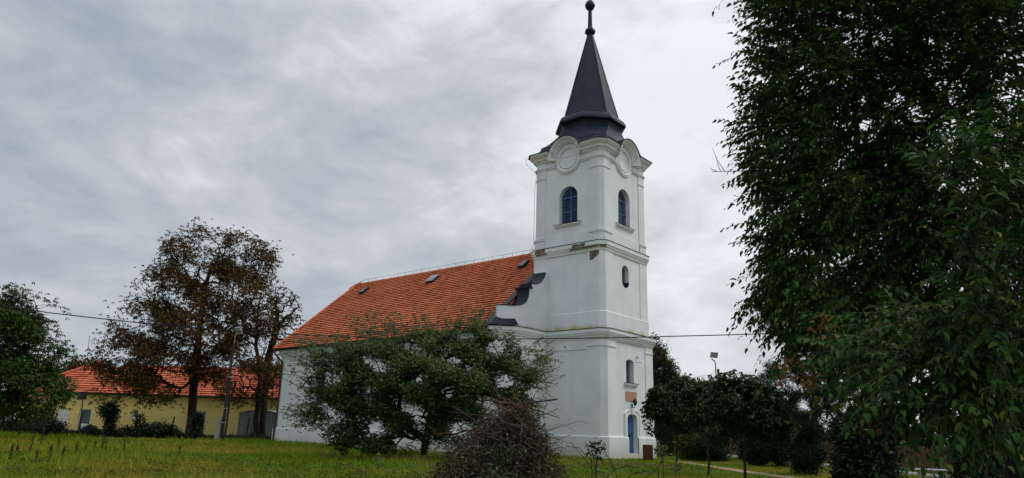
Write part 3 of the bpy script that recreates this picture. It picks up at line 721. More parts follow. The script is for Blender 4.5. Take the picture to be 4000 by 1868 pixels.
# raised frieze line on the front wings
sweep(mb, [(-6.95, 2.44)] + [(p[0], p[1] ) for p in NAVE[2:]], [(.0, 6.2), (.035, 6.2), (.035, 6.85), (0, 6.86)], False, 1)
sweep(mb, [(6.95, 2.44)] + [(-p[0], p[1]) for p in NAVE[2:]], [(.0, 6.2), (.035, 6.2), (.035, 6.85), (0, 6.86)], False, -1)
nave = mb.build('nave_wall', [M['plaster'], M['dark']], church)
for f_, xs, op in NW:
    mb = MB(); n, t = FACES[f_]; o = np.array(fp(f_, xs - .30, 0, 0)); T3, N3, Z3 = np.array([*t, 0]), np.array([*n, 0]), np.array([0, 0, 1.0])
    for s_ in (-.6, -.2, .2, .6): mb.obox(o, T3, N3, Z3, (op['c'] + s_ - .03, -.02, 2.9), (op['c'] + s_ + .03, .03, 4.75 if abs(s_) > .5 else 5.3))
    for z in (2.92, 3.5, 4.1, 4.7): mb.obox(o, T3, N3, Z3, (op['c'] - .6, -.018, z - .025), (op['c'] + .6, .028, z + .025))
    w = mb.build('nave_window', M['blue_d'], church)
    mb = MB(); lp = [(op['c'] - .62, 2.9)] + arch_pts(op['c'], .62, 4.75, .6)[1:-1] + [(op['c'] + .62, 2.9)]
    mb.add([fp(f_, xs - .33, *p) for p in [(op['c'] - .62, 2.9), (op['c'] + .62, 2.9)] + arch_pts(op['c'], .62, 4.75, .6)[::-1]], [tuple(range(17))]); mb.build('pane', M['glass'], w)
    sill(f_, xs, op['c'] - .75, op['c'] + .75, 2.92, w)
# eaves cornice and front-wing cornice
PROF_N = [(0, 6.42), (.06, 6.42), (.08, 6.52), (.16, 6.58), (.18, 6.66), (.28, 6.78), (.34, 6.90), (.34, 7.02), (0, 7.05)]
mb = MB(); sweep(mb, [(-6.93, 23.82), (-6.93, 2.6)], PROF_N, False, 1); mb.build('cornice', M['plaster'], church); mb = MB(); sweep(mb, [(6.93, 2.6), (6.93, 23.82)], PROF_N, False, 1)
for x in (-1, 1):   # end caps
    mb.add([(x * (6.93 + o), 23.82, z) for o, z in PROF_N], [tuple(range(len(PROF_N)))])
mb.build('cornice', M['plaster'], church)
FW_ = [(-6.93, 2.7), (-6.93, 2.45)] + NAVE[2:]
for pth in (FW_, [(-p[0], p[1]) for p in FW_[::-1]]):
    mb = MB(); sweep(mb, pth, PROF_LOW, False, 1); mb.mi = 1; sweep(mb, pth, FLASH_LOW, False, 1); mb.build('cornice', [M['plaster'], M['metal']], church)
# roof
ZE, ZR, XE = 7.17, 13.57, 7.43
mb = MB()
YB, YF = 24.34, 2.42
slope = lambda x: ZE + (XE - abs(x)) * (ZR - ZE) / XE
for sg in (-1, 1):
    tile_slope(mb, (sg * XE, YB, ZE), (sg * XE, YF, ZE), (0, YB - .12, ZR), (0, YF, ZR), 33)
tile_end = MB()
mb.add([(-XE, YF, ZE - .1), (0, YF, ZR - .1), (XE, YF, ZE - .1)], [(0, 1, 2)])
for sg in (-1, 1): mb.quad((sg * XE, YB, ZE - .05), (sg * XE, YF, ZE - .05), (0, YF, ZR - .05), (0, YB, ZR - .05))
for sg in (-1, 1):   # verge tiles along the rear gable
    mb.obox((sg * XE, YB, ZE), np.array([-sg * XE, 0, ZR - ZE]) / math.hypot(XE, ZR - ZE), (0, 1, 0), np.array([sg * (ZR - ZE), 0, XE]) / math.hypot(XE, ZR - ZE), (0, -.22, -.12), (9.55, .03, .12))
roof = mb.build('roof', M['tile'], church)
mb = MB()
for i in range(62):   # ridge tiles
    y0 = YF + i * (YB - .5 - YF) / 62; y1 = y0 + (YB - .5 - YF) / 62 + .04
    mb.loft([[(r * math.cos(q), y, ZR - .06 + r * .95 * math.sin(q)) for q in np.linspace(0, math.pi, 8)] for r, y in ((.13, y0), (.155, y1))], False)
for a, b in (((0, YB - .55, ZR + .06), (-.32, YB - .1, ZR - .18)), ((-.32, YB - .1, ZR - .18), (-.75, YB + .0, ZR - .52))):
    mb.tube([a, b], .12, 8)
mb.build('ridge_tiles', M['tile'], roof)
mb = MB()   # lightning wire on short posts
for i in range(23):
    y = YF + .5 + i * .95; mb.tube([(0, y, ZR + .05), (0, y, ZR + .33)], .014, 4)
mb.tube([(0, YF - .3, ZR + .33), (0, YB - 1.0, ZR + .32), (0, YB - .5, ZR + .22), (-.2, YB - .15, ZR + .02)], .012, 4)
mb.build('lightning_wire', M['iron'], roof)
mb = MB()   # snow guard rail over the eaves
for sg in (-1, 1):
    xa = sg * 7.12; za = slope(7.12) + .08
    for h in (.05, .22): mb.tube([(xa, YF + .3, za + h), (xa, YB - .4, za + h)], .016, 4)
    y = YF + .3
    while y < YB - .4:
        mb.tube([(xa, y, za - .05), (xa, y, za + .26)], .018, 4); mb.tube([(xa, y, za + .22), (xa - sg * .22, y, za + .16)], .014, 4); y += .98
    y = YF + .3
    while y < YB - .4: mb.tube([(xa, y, za + .05), (xa, y, za + .22)], .007, 3); y += .14
mb.build('snow_guard', M['guard'], roof)
for (y, w_, glassy) in ((21.5, .45, 1), (13.4, .72, 0), (4.5, .5, 1)):
    mb = MB(); x0 = -1.68; ex = np.array([XE, 0, ZR - ZE]) / math.hypot(XE, ZR - ZE); en = np.array([-(ZR - ZE), 0, XE]) / math.hypot(XE, ZR - ZE)
    o = np.array([x0, y, slope(x0)])
    mb.obox(o, (0, 1, 0), ex, en, (-w_ / 2, 0, -.05), (w_ / 2, .85, .22)); mb.obox(o, (0, 1, 0), ex, en, (-w_ / 2 - .06, -.12, -.02), (w_ / 2 + .06, .93, .075))
    if not glassy: mb.mi = 1; mb.obox(o, (0, 1, 0), ex, en, (-w_ / 2 - .05, -.03, .22), (w_ / 2 + .05, .9, .25))
    k = mb.build('skylight', [M['metal'], M['corr']], roof)
    if glassy:
        mb = MB(); mb.obox(o, (0, 1, 0), ex, en, (-w_ / 2 + .07, .08, .2), (w_ / 2 - .07, .77, .228)); mb.build('pane', M['glass'], k)
mb = MB()   # stop tiles / snow hooks scattered on the third course
for i in range(18):
    y = YF + .9 + i * 1.17; x = -1.05; mb = MB(); mb.box((x - .05, y - .03, slope(x) + .05), (x + .12, y + .03, slope(x) + .17)); mb.build('snow_hook', M['tile'], roof)
# gutter and downpipes
mb = MB()
for sg in (-1, 1):
    mb.loft([[(sg * (XE + .06) + .085 * math.cos(q), y, ZE - .06 + .085 * math.sin(q)) for q in np.linspace(math.pi, 2 * math.pi, 8)] + [(sg * (XE + .06) + .07 * math.cos(q), y, ZE - .06 + .07 * math.sin(q)) for q in np.linspace(2 * math.pi, math.pi, 8)] for y in (YF - .4, YB - .02)], True, True, True)
    mb.box(tuple(sorted((sg * 7.0, sg * 7.40)))[:1] + (YF - .2, ZE - .14), tuple(sorted((sg * 7.0, sg * 7.40)))[1:] + (YB - .02, ZE - .06))
mb.build('gutter', M['brown'], church)
for y0, y1 in ((24.0, 23.55), (2.3, 2.75)):
    mb = MB(); mb.tube([(-7.48, y0, 7.06), (-7.48, y0, 6.78), (-7.36, (y0 + y1) / 2, 6.55), (-7.06, y1, 6.18), (-7.03, y1, 5.9), (-7.03, y1, 1.4), (-7.11, y1, 1.25), (-7.11, y1, -.5)], .065, 8)
    for z in (1.9, 3.6, 5.3): mb.lathe([(.075, z), (.085, z + .02), (.085, z + .05), (.075, z + .07)], 8, (-7.03, y1))
    mb.build('downpipe', M['brown'], church, True)
# stepped and scrolled gable wings beside the tower, lead capped
def gable(sg):
    top = [(-2.6, 11.32), (-3.0, 11.21), (-3.10, 10.98), (-3.24, 10.75), (-3.46, 10.52), (-3.72, 10.37), (-4.02, 10.28), (-4.42, 10.26), (-4.42, 9.98), (-4.66, 9.93), (-4.66, 9.62), (-4.72, 9.34), (-4.86, 9.10),
           (-5.06, 8.92), (-5.32, 8.79), (-5.62, 8.71), (-5.9, 8.68)]
    yf, yb = 1.40, 2.30
    body = MB(); poly = [(-5.9, 7.3), (-2.6, 7.3)] + top
    P_ = [(sg * x, z) for x, z in poly]
    body.loft([[(x, yf, z) for x, z in P_], [(x, yb, z) for x, z in P_]], True, True, True)
    pl = [(-6.62, 2.13), (-5.902, 1.41), (-5.902, 2.29), (-6.62, 2.29)]
    body.prism([(sg * x, y) for x, y in pl], 7.3, 8.64)
    body.build('gable_wing', M['plaster_mid'], church)
    cap = MB()
    ext = top + [(-6.0, 8.67)]
    lo, hi = [], []
    for i, (x, z) in enumerate(ext[1:], 1):
        a = np.array(ext[i - 1]); b = np.array(ext[min(i + 1, len(ext) - 1)]); d = (b - a) / np.linalg.norm(b - a); nn = np.array([d[1], -d[0]]);
        if nn[1] < 0 or nn[0] > .5: nn = -nn
        lo.append((x, z)); hi.append((x + nn[0] * .05, z + nn[1] * .05))
    loops = [[(sg * lo[i][0], yf - .05, lo[i][1]), (sg * hi[i][0], yf - .05, hi[i][1]), (sg * hi[i][0], yb + .05, hi[i][1]), (sg * lo[i][0], yb + .05, lo[i][1])] for i in range(len(lo))]
    cap.loft(loops, True, True, True)
    cap.box((min(sg * -4.80, sg * -4.36), yf - .09, 9.93), (max(sg * -4.80, sg * -4.36), yb + .09, 10.02))
    cap.prism([(sg * x, y) for x, y in [(-6.70, 2.2), (-5.93, 1.36), (-5.88, 1.36), (-5.88, 2.2)]], 8.645, 8.70)
    # sheet flashing between gable and tiles, and the little pent over the corner
    for x0, x1 in ((-7.40, -.0),):
        cap.quad((sg * x0, yb - .02, slope(x0) + .10), (sg * x0, YF + .36, slope(x0) + .12), (0, YF + .36, slope(0) + .12), (0, yb - .02, slope(0) + .10))
    cap.add([(sg * -6.62, 2.2, 7.98), (sg * -5.9, 1.46, 7.98), (sg * -5.86, 1.14, 7.44), (sg * -6.25, 1.24, 7.44), (sg * -7.26, 2.2, 7.44), (sg * -7.44, 2.6, 7.30), (sg * -6.62, 2.6, 7.98)], [(0, 1, 2, 3), (0, 3, 4), (0, 4, 5, 6)])
    cap.build('gable_capping', M['metal'], church)
gable(-1); gable(1)
# plaster fallen off the middle cornice: bare rubble patches standing in the breaks
def patch(face, W, outline, name='bare_patch', seed=1):
    rr = random.Random(seed); mb = MB(); pts = []
    for i in range(len(outline)):
        a, b = outline[i], outline[(i + 1) % len(outline)]
        for t in (0, .25, .5, .75): pts.append((a[0] + (b[0] - a[0]) * t + rr.uniform(-.02, .02), a[1] + (b[1] - a[1]) * t + rr.uniform(-.02, .02)))
    mb.add([fp(face, W + .004, *p) for p in pts], [tuple(range(len(pts)))]); mb.build(name, M['stone'], church)
patch('left', W2, [(1.78, 12.22), (2.48, 12.22), (2.48, 12.02), (2.36, 11.86), (2.2, 11.8), (2.06, 11.66), (1.8, 11.62)], seed=2)
patch('left', W2 + .172, [(-2.35, 12.56), (-1.55, 12.56), (-1.55, 12.78), (-2.2, 12.79), (-2.38, 12.68)], seed=3)
patch('left', W2 + .172, [(.55, 12.55), (1.5, 12.55), (1.62, 12.78), (1.1, 12.72), (.75, 12.78), (.6, 12.7)], seed=4)
patch('left', W2 + .122, [(.3, 12.37), (1.2, 12.40), (2.0, 12.38), (2.5, 12.42), (2.5, 12.53), (1.2, 12.53), (.4, 12.53)], seed=5)
patch('left', W2 + .122, [(-2.3, 12.40), (-1.4, 12.42), (-1.4, 12.53), (-2.3, 12.53)], seed=6)
mb = MB()
ks = chsq(W2 + .125, C2 + .07); p, q = ks[0], ks[1]
mb.quad((p[0], p[1], 12.40), (q[0], q[1], 12.37), (q[0], q[1], 12.53), (p[0], p[1], 12.53)); mb.build('bare_patch', M['stone'], church)
# conductor cable hanging down the back corner of the tower
mb = MB(); mb.tube([(-W3 - .45, W3 + .4, 19.35), (-W3 - .5, W3 + .35, 18.9), (-W3 - .05, W3 - .2, 18.2), (-W3 - .03, W3 - .05, 17.0), (-W3 - .03, W3 - .05, 13.3), (-W3 - .3, W3 + .1, 12.7), (-.3, W3 + .3, ZR + .33)], .012, 4)
mb.build('conductor_cable', M['iron'], church)

# ================================================================== GROUND
def grid_mesh(name, xs, ys, zf, mats, kind='structure'):
    X, Y = np.meshgrid(xs, ys); Z = zf(X, Y); V = np.stack([X.ravel(), Y.ravel(), Z.ravel()], 1); nx, ny = len(xs), len(ys)
    i = np.arange((nx - 1) * (ny - 1)); r, c = i // (nx - 1), i % (nx - 1); a = r * nx + c
    o = np_mesh(name, V, np.stack([a, a + 1, a + nx + 1, a + nx], 1), mats, None, True); o['kind'] = kind; return o
def lawn_mat():
    mt, n, l, b = new_mat('lawn'); b.inputs['Roughness'].default_value = 0.9; b.inputs['Specular IOR Level'].default_value = 0.15
    t = n.new('ShaderNodeTexCoord')
    def nz(s, d=5):
        z = n.new('ShaderNodeTexNoise'); z.inputs['Scale'].default_value = s; z.inputs['Detail'].default_value = d; l.new(t.outputs['Object'], z.inputs['Vector']); return z.outputs[0]
    r = n.new('ShaderNodeValToRGB'); l.new(nz(0.22, 8), r.inputs[0]); cr = r.color_ramp
    cr.elements[0].position = .36; cr.elements[0].color = (.035, .06, .010, 1); cr.elements[1].position = .64; cr.elements[1].color = (.15, .13, .035, 1)
    e = cr.elements.new(.5); e.color = (.08, .11, .018, 1)
    l.new(r.outputs[0], b.inputs['Base Color'])
    bp = n.new('ShaderNodeBump'); bp.inputs['Strength'].default_value = 1; bp.inputs['Distance'].default_value = 0.12; l.new(nz(5, 8), bp.inputs['Height']); l.new(bp.outputs[0], b.inputs['Normal'])
    return mt
xs = np.unique(np.concatenate([np.linspace(-700, -70, 20), np.linspace(-70, 50, 150), np.linspace(50, 700, 20)]))
ys = np.unique(np.concatenate([np.linspace(-60, 0, 20), np.linspace(0, 90, 120), np.linspace(90, 900, 30)]))
grid_mesh('ground', xs, ys, ground_z, lawn_mat())
M['earth'] = mat('trodden_path', (0.34, 0.24, 0.15), (0.24, 0.165, 0.10), 1.5, 0.95, 0.5)
M['brickpave'] = mat('brick_paving', (0.36, 0.19, 0.10), (0.25, 0.12, 0.065), 3.0, 0.9, 0.6)
def ribbon(name, pts, widths, mt, lift=.02):
    P = [np.asarray(p, float)[:2] for p in pts]; fine = []; fw_ = []
    for i in range(len(P) - 1):
        for t in np.linspace(0, 1, 10, endpoint=False): fine.append(P[i] * (1 - t) + P[i + 1] * t); fw_.append(widths[i] * (1 - t) + widths[i + 1] * t)
    fine.append(P[-1]); fw_.append(widths[-1]); V = []
    for i, p in enumerate(fine):
        d = fine[min(i + 1, len(fine) - 1)] - fine[max(i - 1, 0)]; d /= np.linalg.norm(d); n_ = np.array([-d[1], d[0]])
        for k in np.linspace(-.5, .5, 5):
            q = p + n_ * k * fw_[i] * (1 + .12 * math.sin(i * .9 + k)); V.append((q[0], q[1], ground_z(q[0], q[1]) + lift))
    F = [(i * 5 + k, i * 5 + k + 1, (i + 1) * 5 + k + 1, (i + 1) * 5 + k) for i in range(len(fine) - 1) for k in range(4)]
    o = np_mesh(name, V, F, mt); o['kind'] = 'structure'; return o
ribbon('paving', [gpt(2590, 1800), gpt(2680, 1806)], [2.2, 1.6], M['brickpave'], .03)
ribbon('path', [gpt(2660, 1805), gpt(2760, 1822), gpt(2900, 1845), gpt(3080, 1866), gpt(3400, 1905), gpt(3900, 1950)], [1.5, .95, .8, .75, .8, .9], M['earth'], .026)

# ================================================================== PLANTS: generators
class Rng:
    def __init__(s, seed): s.r = np.random.default_rng(seed)
def blob_points(blobs, n, r, shell=0.0):
    """blobs: (centre, (rx, ry, rz)) ellipsoids; points in their union, weighted by volume; shell pushes points outwards"""
    vol = np.array([b[1][0] * b[1][1] * b[1][2] for b in blobs]) ** 0.9; w = vol / vol.sum()
    idx = r.choice(len(blobs), n, p=w); d = r.normal(size=(n, 3)); d /= np.linalg.norm(d, axis=1)[:, None]
    rr = r.random(n) ** (1 / 3.0); rr = rr * (1 - shell) + shell * (r.random(n) ** .15)
    c = np.array([b[0] for b in blobs])[idx]; s = np.array([b[1] for b in blobs])[idx]
    return c + d * rr[:, None] * s
def grow(trunk, pts, r, alpha=0.25, sub=0.5, jit=0.05):
    """greedy branching skeleton: nodes, parents. trunk is a polyline"""
    nodes = [np.asarray(trunk[0], float)]; par = [-1]; plen = [0.0]
    for a, b in zip(trunk[:-1], trunk[1:]):
        a, b = np.asarray(a, float), np.asarray(b, float); k = max(1, int(np.linalg.norm(b - a) / sub))
        for t in range(1, k + 1):
            nodes.append(a + (b - a) * t / k + r.normal(size=3) * jit * .4); par.append(len(nodes) - 2); plen.append(plen[-1] + np.linalg.norm(b - a) / k)
    nt_ = len(nodes); base_i = max(1, int(nt_ * .35))
    cap = nt_ + len(pts) * 14; A = np.zeros((cap, 3)); Pl = np.zeros(cap); A[:nt_] = nodes; Pl[:nt_] = plen; Pl[:base_i] += 1e3; cnt = nt_; Par = list(par)
    order = np.argsort(np.min(np.linalg.norm(pts[:, None, :] - A[None, base_i:nt_, :], axis=2), axis=1))
    for i in order:
        p = pts[i]; dd = np.linalg.norm(A[:cnt] - p, axis=1); k = int(np.argmin(dd + alpha * Pl[:cnt])); dist = dd[k]
        n_ = int(min(10, max(1, round(dist / sub)))); a = A[k].copy(); prev = k
        for t in range(1, n_ + 1):
            f = t / n_; q = a + (p - a) * f; q[2] += math.sin(f * math.pi) * dist * .07; q += r.normal(size=3) * jit * (0 if t == n_ else 1)
            A[cnt] = q; Pl[cnt] = Pl[prev] + dist / n_ if Pl[prev] < 500 else dist / n_; Par.append(prev); prev = cnt; cnt += 1
    return A[:cnt], np.array(Par)
def branch_mesh(name, A, Par, mt, parent, r_tip=.01, r_max=.3, power=.5, sides=5, rmin=0.0):
    n = len(A); cntd = np.ones(n)
    for i in range(n - 1, 0, -1): cntd[Par[i]] += cntd[i]
    rr = np.minimum(r_tip * cntd ** power, r_max)
    idx = np.arange(1, n); idx = idx[rr[idx] >= rmin]; p0, p1 = A[Par[idx]], A[idx]; r0 = np.minimum(rr[Par[idx]], rr[idx] * 1.5 + .003); r1 = rr[idx]
    d = p1 - p0; ln = np.linalg.norm(d, axis=1)[:, None] + 1e-9; d = d / ln; p1 = p1 + d * r1[:, None] * .3
    ref = np.where(np.abs(d[:, 2:3]) < .9, np.array([[0, 0, 1.0]]), np.array([[1.0, 0, 0]])); a = np.cross(d, ref); a /= np.linalg.norm(a, axis=1)[:, None]; b = np.cross(d, a)
    q = np.arange(sides) * 2 * np.pi / sides; cs, sn = np.cos(q)[None, :, None], np.sin(q)[None, :, None]
    ring = a[:, None, :] * cs + b[:, None, :] * sn
    V = np.concatenate([p0[:, None, :] + ring * r0[:, None, None], p1[:, None, :] + ring * r1[:, None, None]], 1).reshape(-1, 3)
    j = np.arange(sides); f = np.stack([j, (j + 1) % sides, (j + 1) % sides + sides, j + sides], 1)
    F = (f[None] + (np.arange(len(idx)) * 2 * sides)[:, None, None]).reshape(-1, 4)
    return np_mesh(name, V, F, mt, parent, True), cntd
# leaf templates: x along the leaf, y across, z up
LEAF4 = (np.array([[0, 0, 0], [.45, .5, .10], [1, 0, -.12], [.45, -.5, .10]]), np.array([[0, 3, 2], [0, 2, 1]]))
LEAF7 = (np.array([[0, 0, 0], [.5, 0, .04], [1, 0, -.22], [.30, .46, .11], [.72, .33, .02], [.30, -.46, .11], [.72, -.33, .02]]),
         np.array([[0, 5, 1], [5, 6, 1], [6, 2, 1], [0, 1, 3], [3, 1, 4], [4, 1, 2]]))
NEEDLE = (np.array([[0, .5, 0], [0, -.5, 0], [1, 0, -.05]]), np.array([[0, 1, 2]]))
def leaves_VF(pos, axis, nrm, length, width, tpl):
    axis = axis / (np.linalg.norm(axis, axis=1)[:, None] + 1e-9); side = np.cross(nrm, axis); side /= np.linalg.norm(side, axis=1)[:, None] + 1e-9; up = np.cross(axis, side)
    T, F = tpl; k = len(T)
    V = pos[:, None, :] + axis[:, None, :] * (T[None, :, 0:1] * length[:, None, None]) + side[:, None, :] * (T[None, :, 1:2] * (length * width)[:, None, None]) + up[:, None, :] * (T[None, :, 2:3] * length[:, None, None])
    return V.reshape(-1, 3), (F[None] + (np.arange(len(pos)) * k)[:, None, None]).reshape(-1, 3)
def scatter_leaves(name, tips, mt, parent, r, per=8, spread=.25, length=.1, width=.55, droop=.3, tpl=LEAF4, var=.3, out=None, flat=.6):
    n = len(tips) * per; P = np.repeat(tips, per, 0) + r.normal(size=(n, 3)) * spread
    ax = r.normal(size=(n, 3)); ax[:, 2] = ax[:, 2] * .5 - droop
    if out is not None: o = P - out; o /= np.linalg.norm(o, axis=1)[:, None] + 1e-9; ax += o * .6
    nm = r.normal(size=(n, 3)) * (1 - flat); nm[:, 2] += flat + .1
    ln = length * (1 + var * r.normal(size=n)).clip(.4, 1.8)
    V, F = leaves_VF(P, ax, nm, ln, np.full(n, width), tpl); return np_mesh(name, V, F, mt, parent)
def clusters(name, tips, mt, parent, r, per=8, spread=.25, k=6, length=.2, width=.35, droop=.5, tpl=LEAF7, var=.25, lump=0.0, lf=1.0):
    P = np.repeat(tips, per, 0); P = P + r.normal(size=P.shape) * spread
    if lump:
        q = P * lf; nv = np.sin(q[:, 0] * 1.9 + 1.3 * np.sin(q[:, 2] * 1.7)) + np.sin(q[:, 1] * 2.3 + q[:, 2] * 1.1) + np.sin(q[:, 2] * 2.6 + q[:, 0] * .9 + 2)
        P = P[nv > lump * (r.random(len(P)) * 2 - .6) - .35]
    m_ = len(P); ph = r.random(m_) * 6.283; A_, N_, L_ = [], [], []
    for j in range(k):
        q = ph + j * 6.283 / k + r.normal(size=m_) * .25; a = np.stack([np.cos(q), np.sin(q), -droop + r.normal(size=m_) * .35], 1); A_.append(a)
        N_.append(np.stack([np.cos(q) * droop, np.sin(q) * droop, np.ones(m_)], 1) + r.normal(size=(m_, 3)) * .25); L_.append(length * (1 + var * r.normal(size=m_)).clip(.45, 1.6))
    V, F = leaves_VF(np.tile(P, (k, 1)), np.concatenate(A_), np.concatenate(N_), np.concatenate(L_), np.full(m_ * k, width), tpl)
    return np_mesh(name, V, F, mt, parent)
def sprays(tips, dirs, r, twig=.5, k=10, length=.08, width=.5, droop=.35, tpl=LEAF7, curve=.25, var=.22):
    """leafy shoots: alternate leaves hanging in two ranks along a bending twig. returns leaf V,F and twig nodes"""
    m_ = len(tips); dirs = dirs / (np.linalg.norm(dirs, axis=1)[:, None] + 1e-9); up = np.tile([0, 0, 1.0], (m_, 1)) + r.normal(size=(m_, 3)) * .35
    side = np.cross(dirs, up); side /= np.linalg.norm(side, axis=1)[:, None] + 1e-9
    tw = twig * (1 + .35 * r.normal(size=m_)).clip(.4, 1.8); Ps, Ax, Nm, Ln = [], [], [], []; tn = [tips]
    for j in range(k):
        f = (j + .6) / k; p = tips + dirs * (tw * f)[:, None]; p[:, 2] -= curve * tw * f * f; sg = 1 if j % 2 else -1
        a = side * sg * .85 + dirs * (.45 + .5 * f); a[:, 2] -= droop + r.random(m_) * .35; a += r.normal(size=(m_, 3)) * .16
        Ps.append(p); Ax.append(a); Nm.append(np.cross(a, side * sg + r.normal(size=(m_, 3)) * .25) * sg * 0 + np.array([0, 0, 1.0]) + r.normal(size=(m_, 3)) * .35 - dirs * .2)
        Ln.append(length * (1 - .45 * abs(f - .45)) * (1 + var * r.normal(size=m_)).clip(.5, 1.5))
        if j % 3 == 2: tn.append(p)
    V, F = leaves_VF(np.concatenate(Ps), np.concatenate(Ax), np.concatenate(Nm), np.concatenate(Ln), np.full(m_ * k, width), tpl)
    return V, F, tn
def twig_VF(tn, r0=.006):
    Vs, Fs, b = [], [], 0
    for i in range(len(tn) - 1):
        p0, p1 = tn[i], tn[i + 1]; d = p1 - p0; d = d / (np.linalg.norm(d, axis=1)[:, None] + 1e-9); a = np.cross(d, [0.3, 0.5, 0.8]); a /= np.linalg.norm(a, axis=1)[:, None] + 1e-9; c = np.cross(d, a)
        ra, rb = r0 * (1 - i / (len(tn)) * .7), r0 * (1 - (i + 1) / len(tn) * .7)
        q = [0, 2.09, 4.19]; ring0 = [p0 + (a * math.cos(x) + c * math.sin(x)) * ra for x in q]; ring1 = [p1 + (a * math.cos(x) + c * math.sin(x)) * rb for x in q]
        V = np.stack(ring0 + ring1, 1).reshape(-1, 3); f = np.array([[0, 1, 4, 3], [1, 2, 5, 4], [2, 0, 3, 5]]); F = (f[None] + (np.arange(len(p0)) * 6)[:, None, None]).reshape(-1, 4)
        Vs.append(V); Fs.append(F + b); b += len(V)
    return np.concatenate(Vs), np.concatenate(Fs)
def local(o, P): return np.asarray(P, float) - np.array(o.location)
def pblob(X, Y, d, rx, rz, ry=None):   # ellipsoid measured in picture pixels at distance d
    c = at(X, Y, d); k = d / FPX; return (c, (rx * k, (ry or rx) * k, rz * k))
def ob(o, blobs): return [(local(o, c), s) for c, s in blobs]

# leaf colours
LM = {}
LM['near'] = leaf_mat('elm_leaves', [(0, (.012, .038, .010)), (.55, (.028, .080, .017)), (.93, (.066, .14, .024)), (1, (.17, .16, .03))], .3, .55, .12)
LM['dead'] = leaf_mat('dead_leaves', [(0, (.08, .035, .014)), (.5, (.14, .06, .022)), (1, (.24, .14, .06))], .2, .8, .1)
LM['pine'] = leaf_mat('pine_needles', [(0, (.010, .022, .012)), (1, (.022, .042, .022))], .05, .5, .2)
LM['chest'] = leaf_mat('chestnut_leaves', [(0, (.045, .030, .010)), (.5, (.10, .056, .017)), (.85, (.18, .085, .026)), (1, (.10, .095, .026))], .2, .8, .1,
                       patch=[(0, (.036, .036, .011)), (.6, (.075, .060, .017)), (1, (.15, .078, .024))], pscale=.22)
LM['walnut'] = leaf_mat('walnut_leaves', [(0, (.014, .045, .006)), (.6, (.032, .085, .011)), (1, (.085, .14, .020))], .3, .5, .2)
LM['fruit'] = leaf_mat('fruit_leaves', [(0, (.058, .10, .026)), (.6, (.10, .155, .042)), (.97, (.15, .20, .06)), (1, (.22, .18, .05))], .35, .42, .3,
                       patch=[(0, (.040, .080, .024)), (1, (.095, .15, .040))], pscale=.5)

LM['globe'] = leaf_mat('globe_leaves', [(0, (.012, .034, .009)), (.7, (.024, .060, .013)), (1, (.052, .098, .018))], .25, .5, .15)
LM['thuja'] = leaf_mat('thuja_sprays', [(0, (.009, .020, .007)), (1, (.018, .036, .011))], .1, .6, .2)
LM['yell'] = leaf_mat('yellowing_leaves', [(0, (.03, .05, .01)), (.6, (.07, .085, .014)), (1, (.19, .15, .02))], .25, .6, .2)
LM['ivy'] = leaf_mat('ivy_leaves', [(0, (.006, .013, .005)), (1, (.016, .028, .009))], .1, .45, .25)
LM['grass'] = leaf_mat('grass_blades', [(0, (.080, .165, .007)), (.6, (.14, .25, .012)), (1, (.26, .31, .03))], .35, .8, .03,
                       patch=[(0, (.20, .18, .018)), (.6, (.33, .27, .035)), (1, (.50, .39, .09))], pscale=.16)
LM['dock'] = leaf_mat('dry_seed_heads', [(0, (.035, .016, .008)), (1, (.075, .036, .016))], .1, .85, .1)
LM['pale'] = leaf_mat('pale_leaves', [(0, (.05, .085, .03)), (.7, (.09, .13, .05)), (1, (.22, .24, .11))], .25, .6, .2)

# ================================================================== GRASS
def view_cells(r, n, y0, y1, margin=150):
    """ground points spread over the strip of lawn, denser near by"""
    u = r.random(n); y = y0 * (y1 / y0) ** u; X = -margin + r.random(n) * (4000 + 2 * margin)
    x = (X - 2000) / FPX * y * 1.03; return np.stack([x, y], 1)
r = np.random.default_rng(3)
P = view_cells(r, 235000, 15.0, 66.0)
lc = (P - CH0[:2]) @ np.stack([VD[:2], UD[:2]], 1)
ok = ~((np.abs(lc[:, 0]) < 7.1) & (lc[:, 1] > 1.3) & (lc[:, 1] < 24)) & ~((np.abs(lc[:, 0]) < 3.1) & (np.abs(lc[:, 1]) < 3.1))
P = P[ok]
PATHPTS = np.array([gpt(X, Y)[:2] for X, Y in [(2590, 1800), (2660, 1805), (2760, 1822), (2830, 1834), (2900, 1845), (2990, 1856), (3080, 1866)]])
seg = np.concatenate([PATHPTS[i] + (PATHPTS[i + 1] - PATHPTS[i]) * np.linspace(0, 1, 12)[:, None] for i in range(len(PATHPTS) - 1)])
P = P[np.min(np.linalg.norm(P[:, None, :] - seg[None], axis=2), axis=1) > .42]
n = len(P); z = ground_z(P[:, 0], P[:, 1])
clump = np.sin(P[:, 0] * .9 + 2 * np.sin(P[:, 1] * .5)) * np.cos(P[:, 1] * .8 + P[:, 0] * .3)
mown = (P[:, 0] > 2.5) * .45
h = (.10 + .05 * clump + .07 * r.random(n) ** 3) * (1.25 - mown) * (1 + P[:, 1] * .004); h = h.clip(.04, .45)
rough_ = np.clip((2.0 - P[:, 0]) / 6, 0, 1) * (np.sin(P[:, 0] * .45 + 1) * np.sin(P[:, 1] * .33) > .15)
h *= 1 + .7 * rough_; tall = r.random(n) < .02 + .05 * rough_; h[tall] *= 1.9; h = h.clip(.04, .55)
ax = r.normal(size=(n, 3)) * .45; ax[:, 2] = 1; nm = r.normal(size=(n, 3)); nm[:, 2] = 0
wd = .0045 * P[:, 1] ** .55 / h
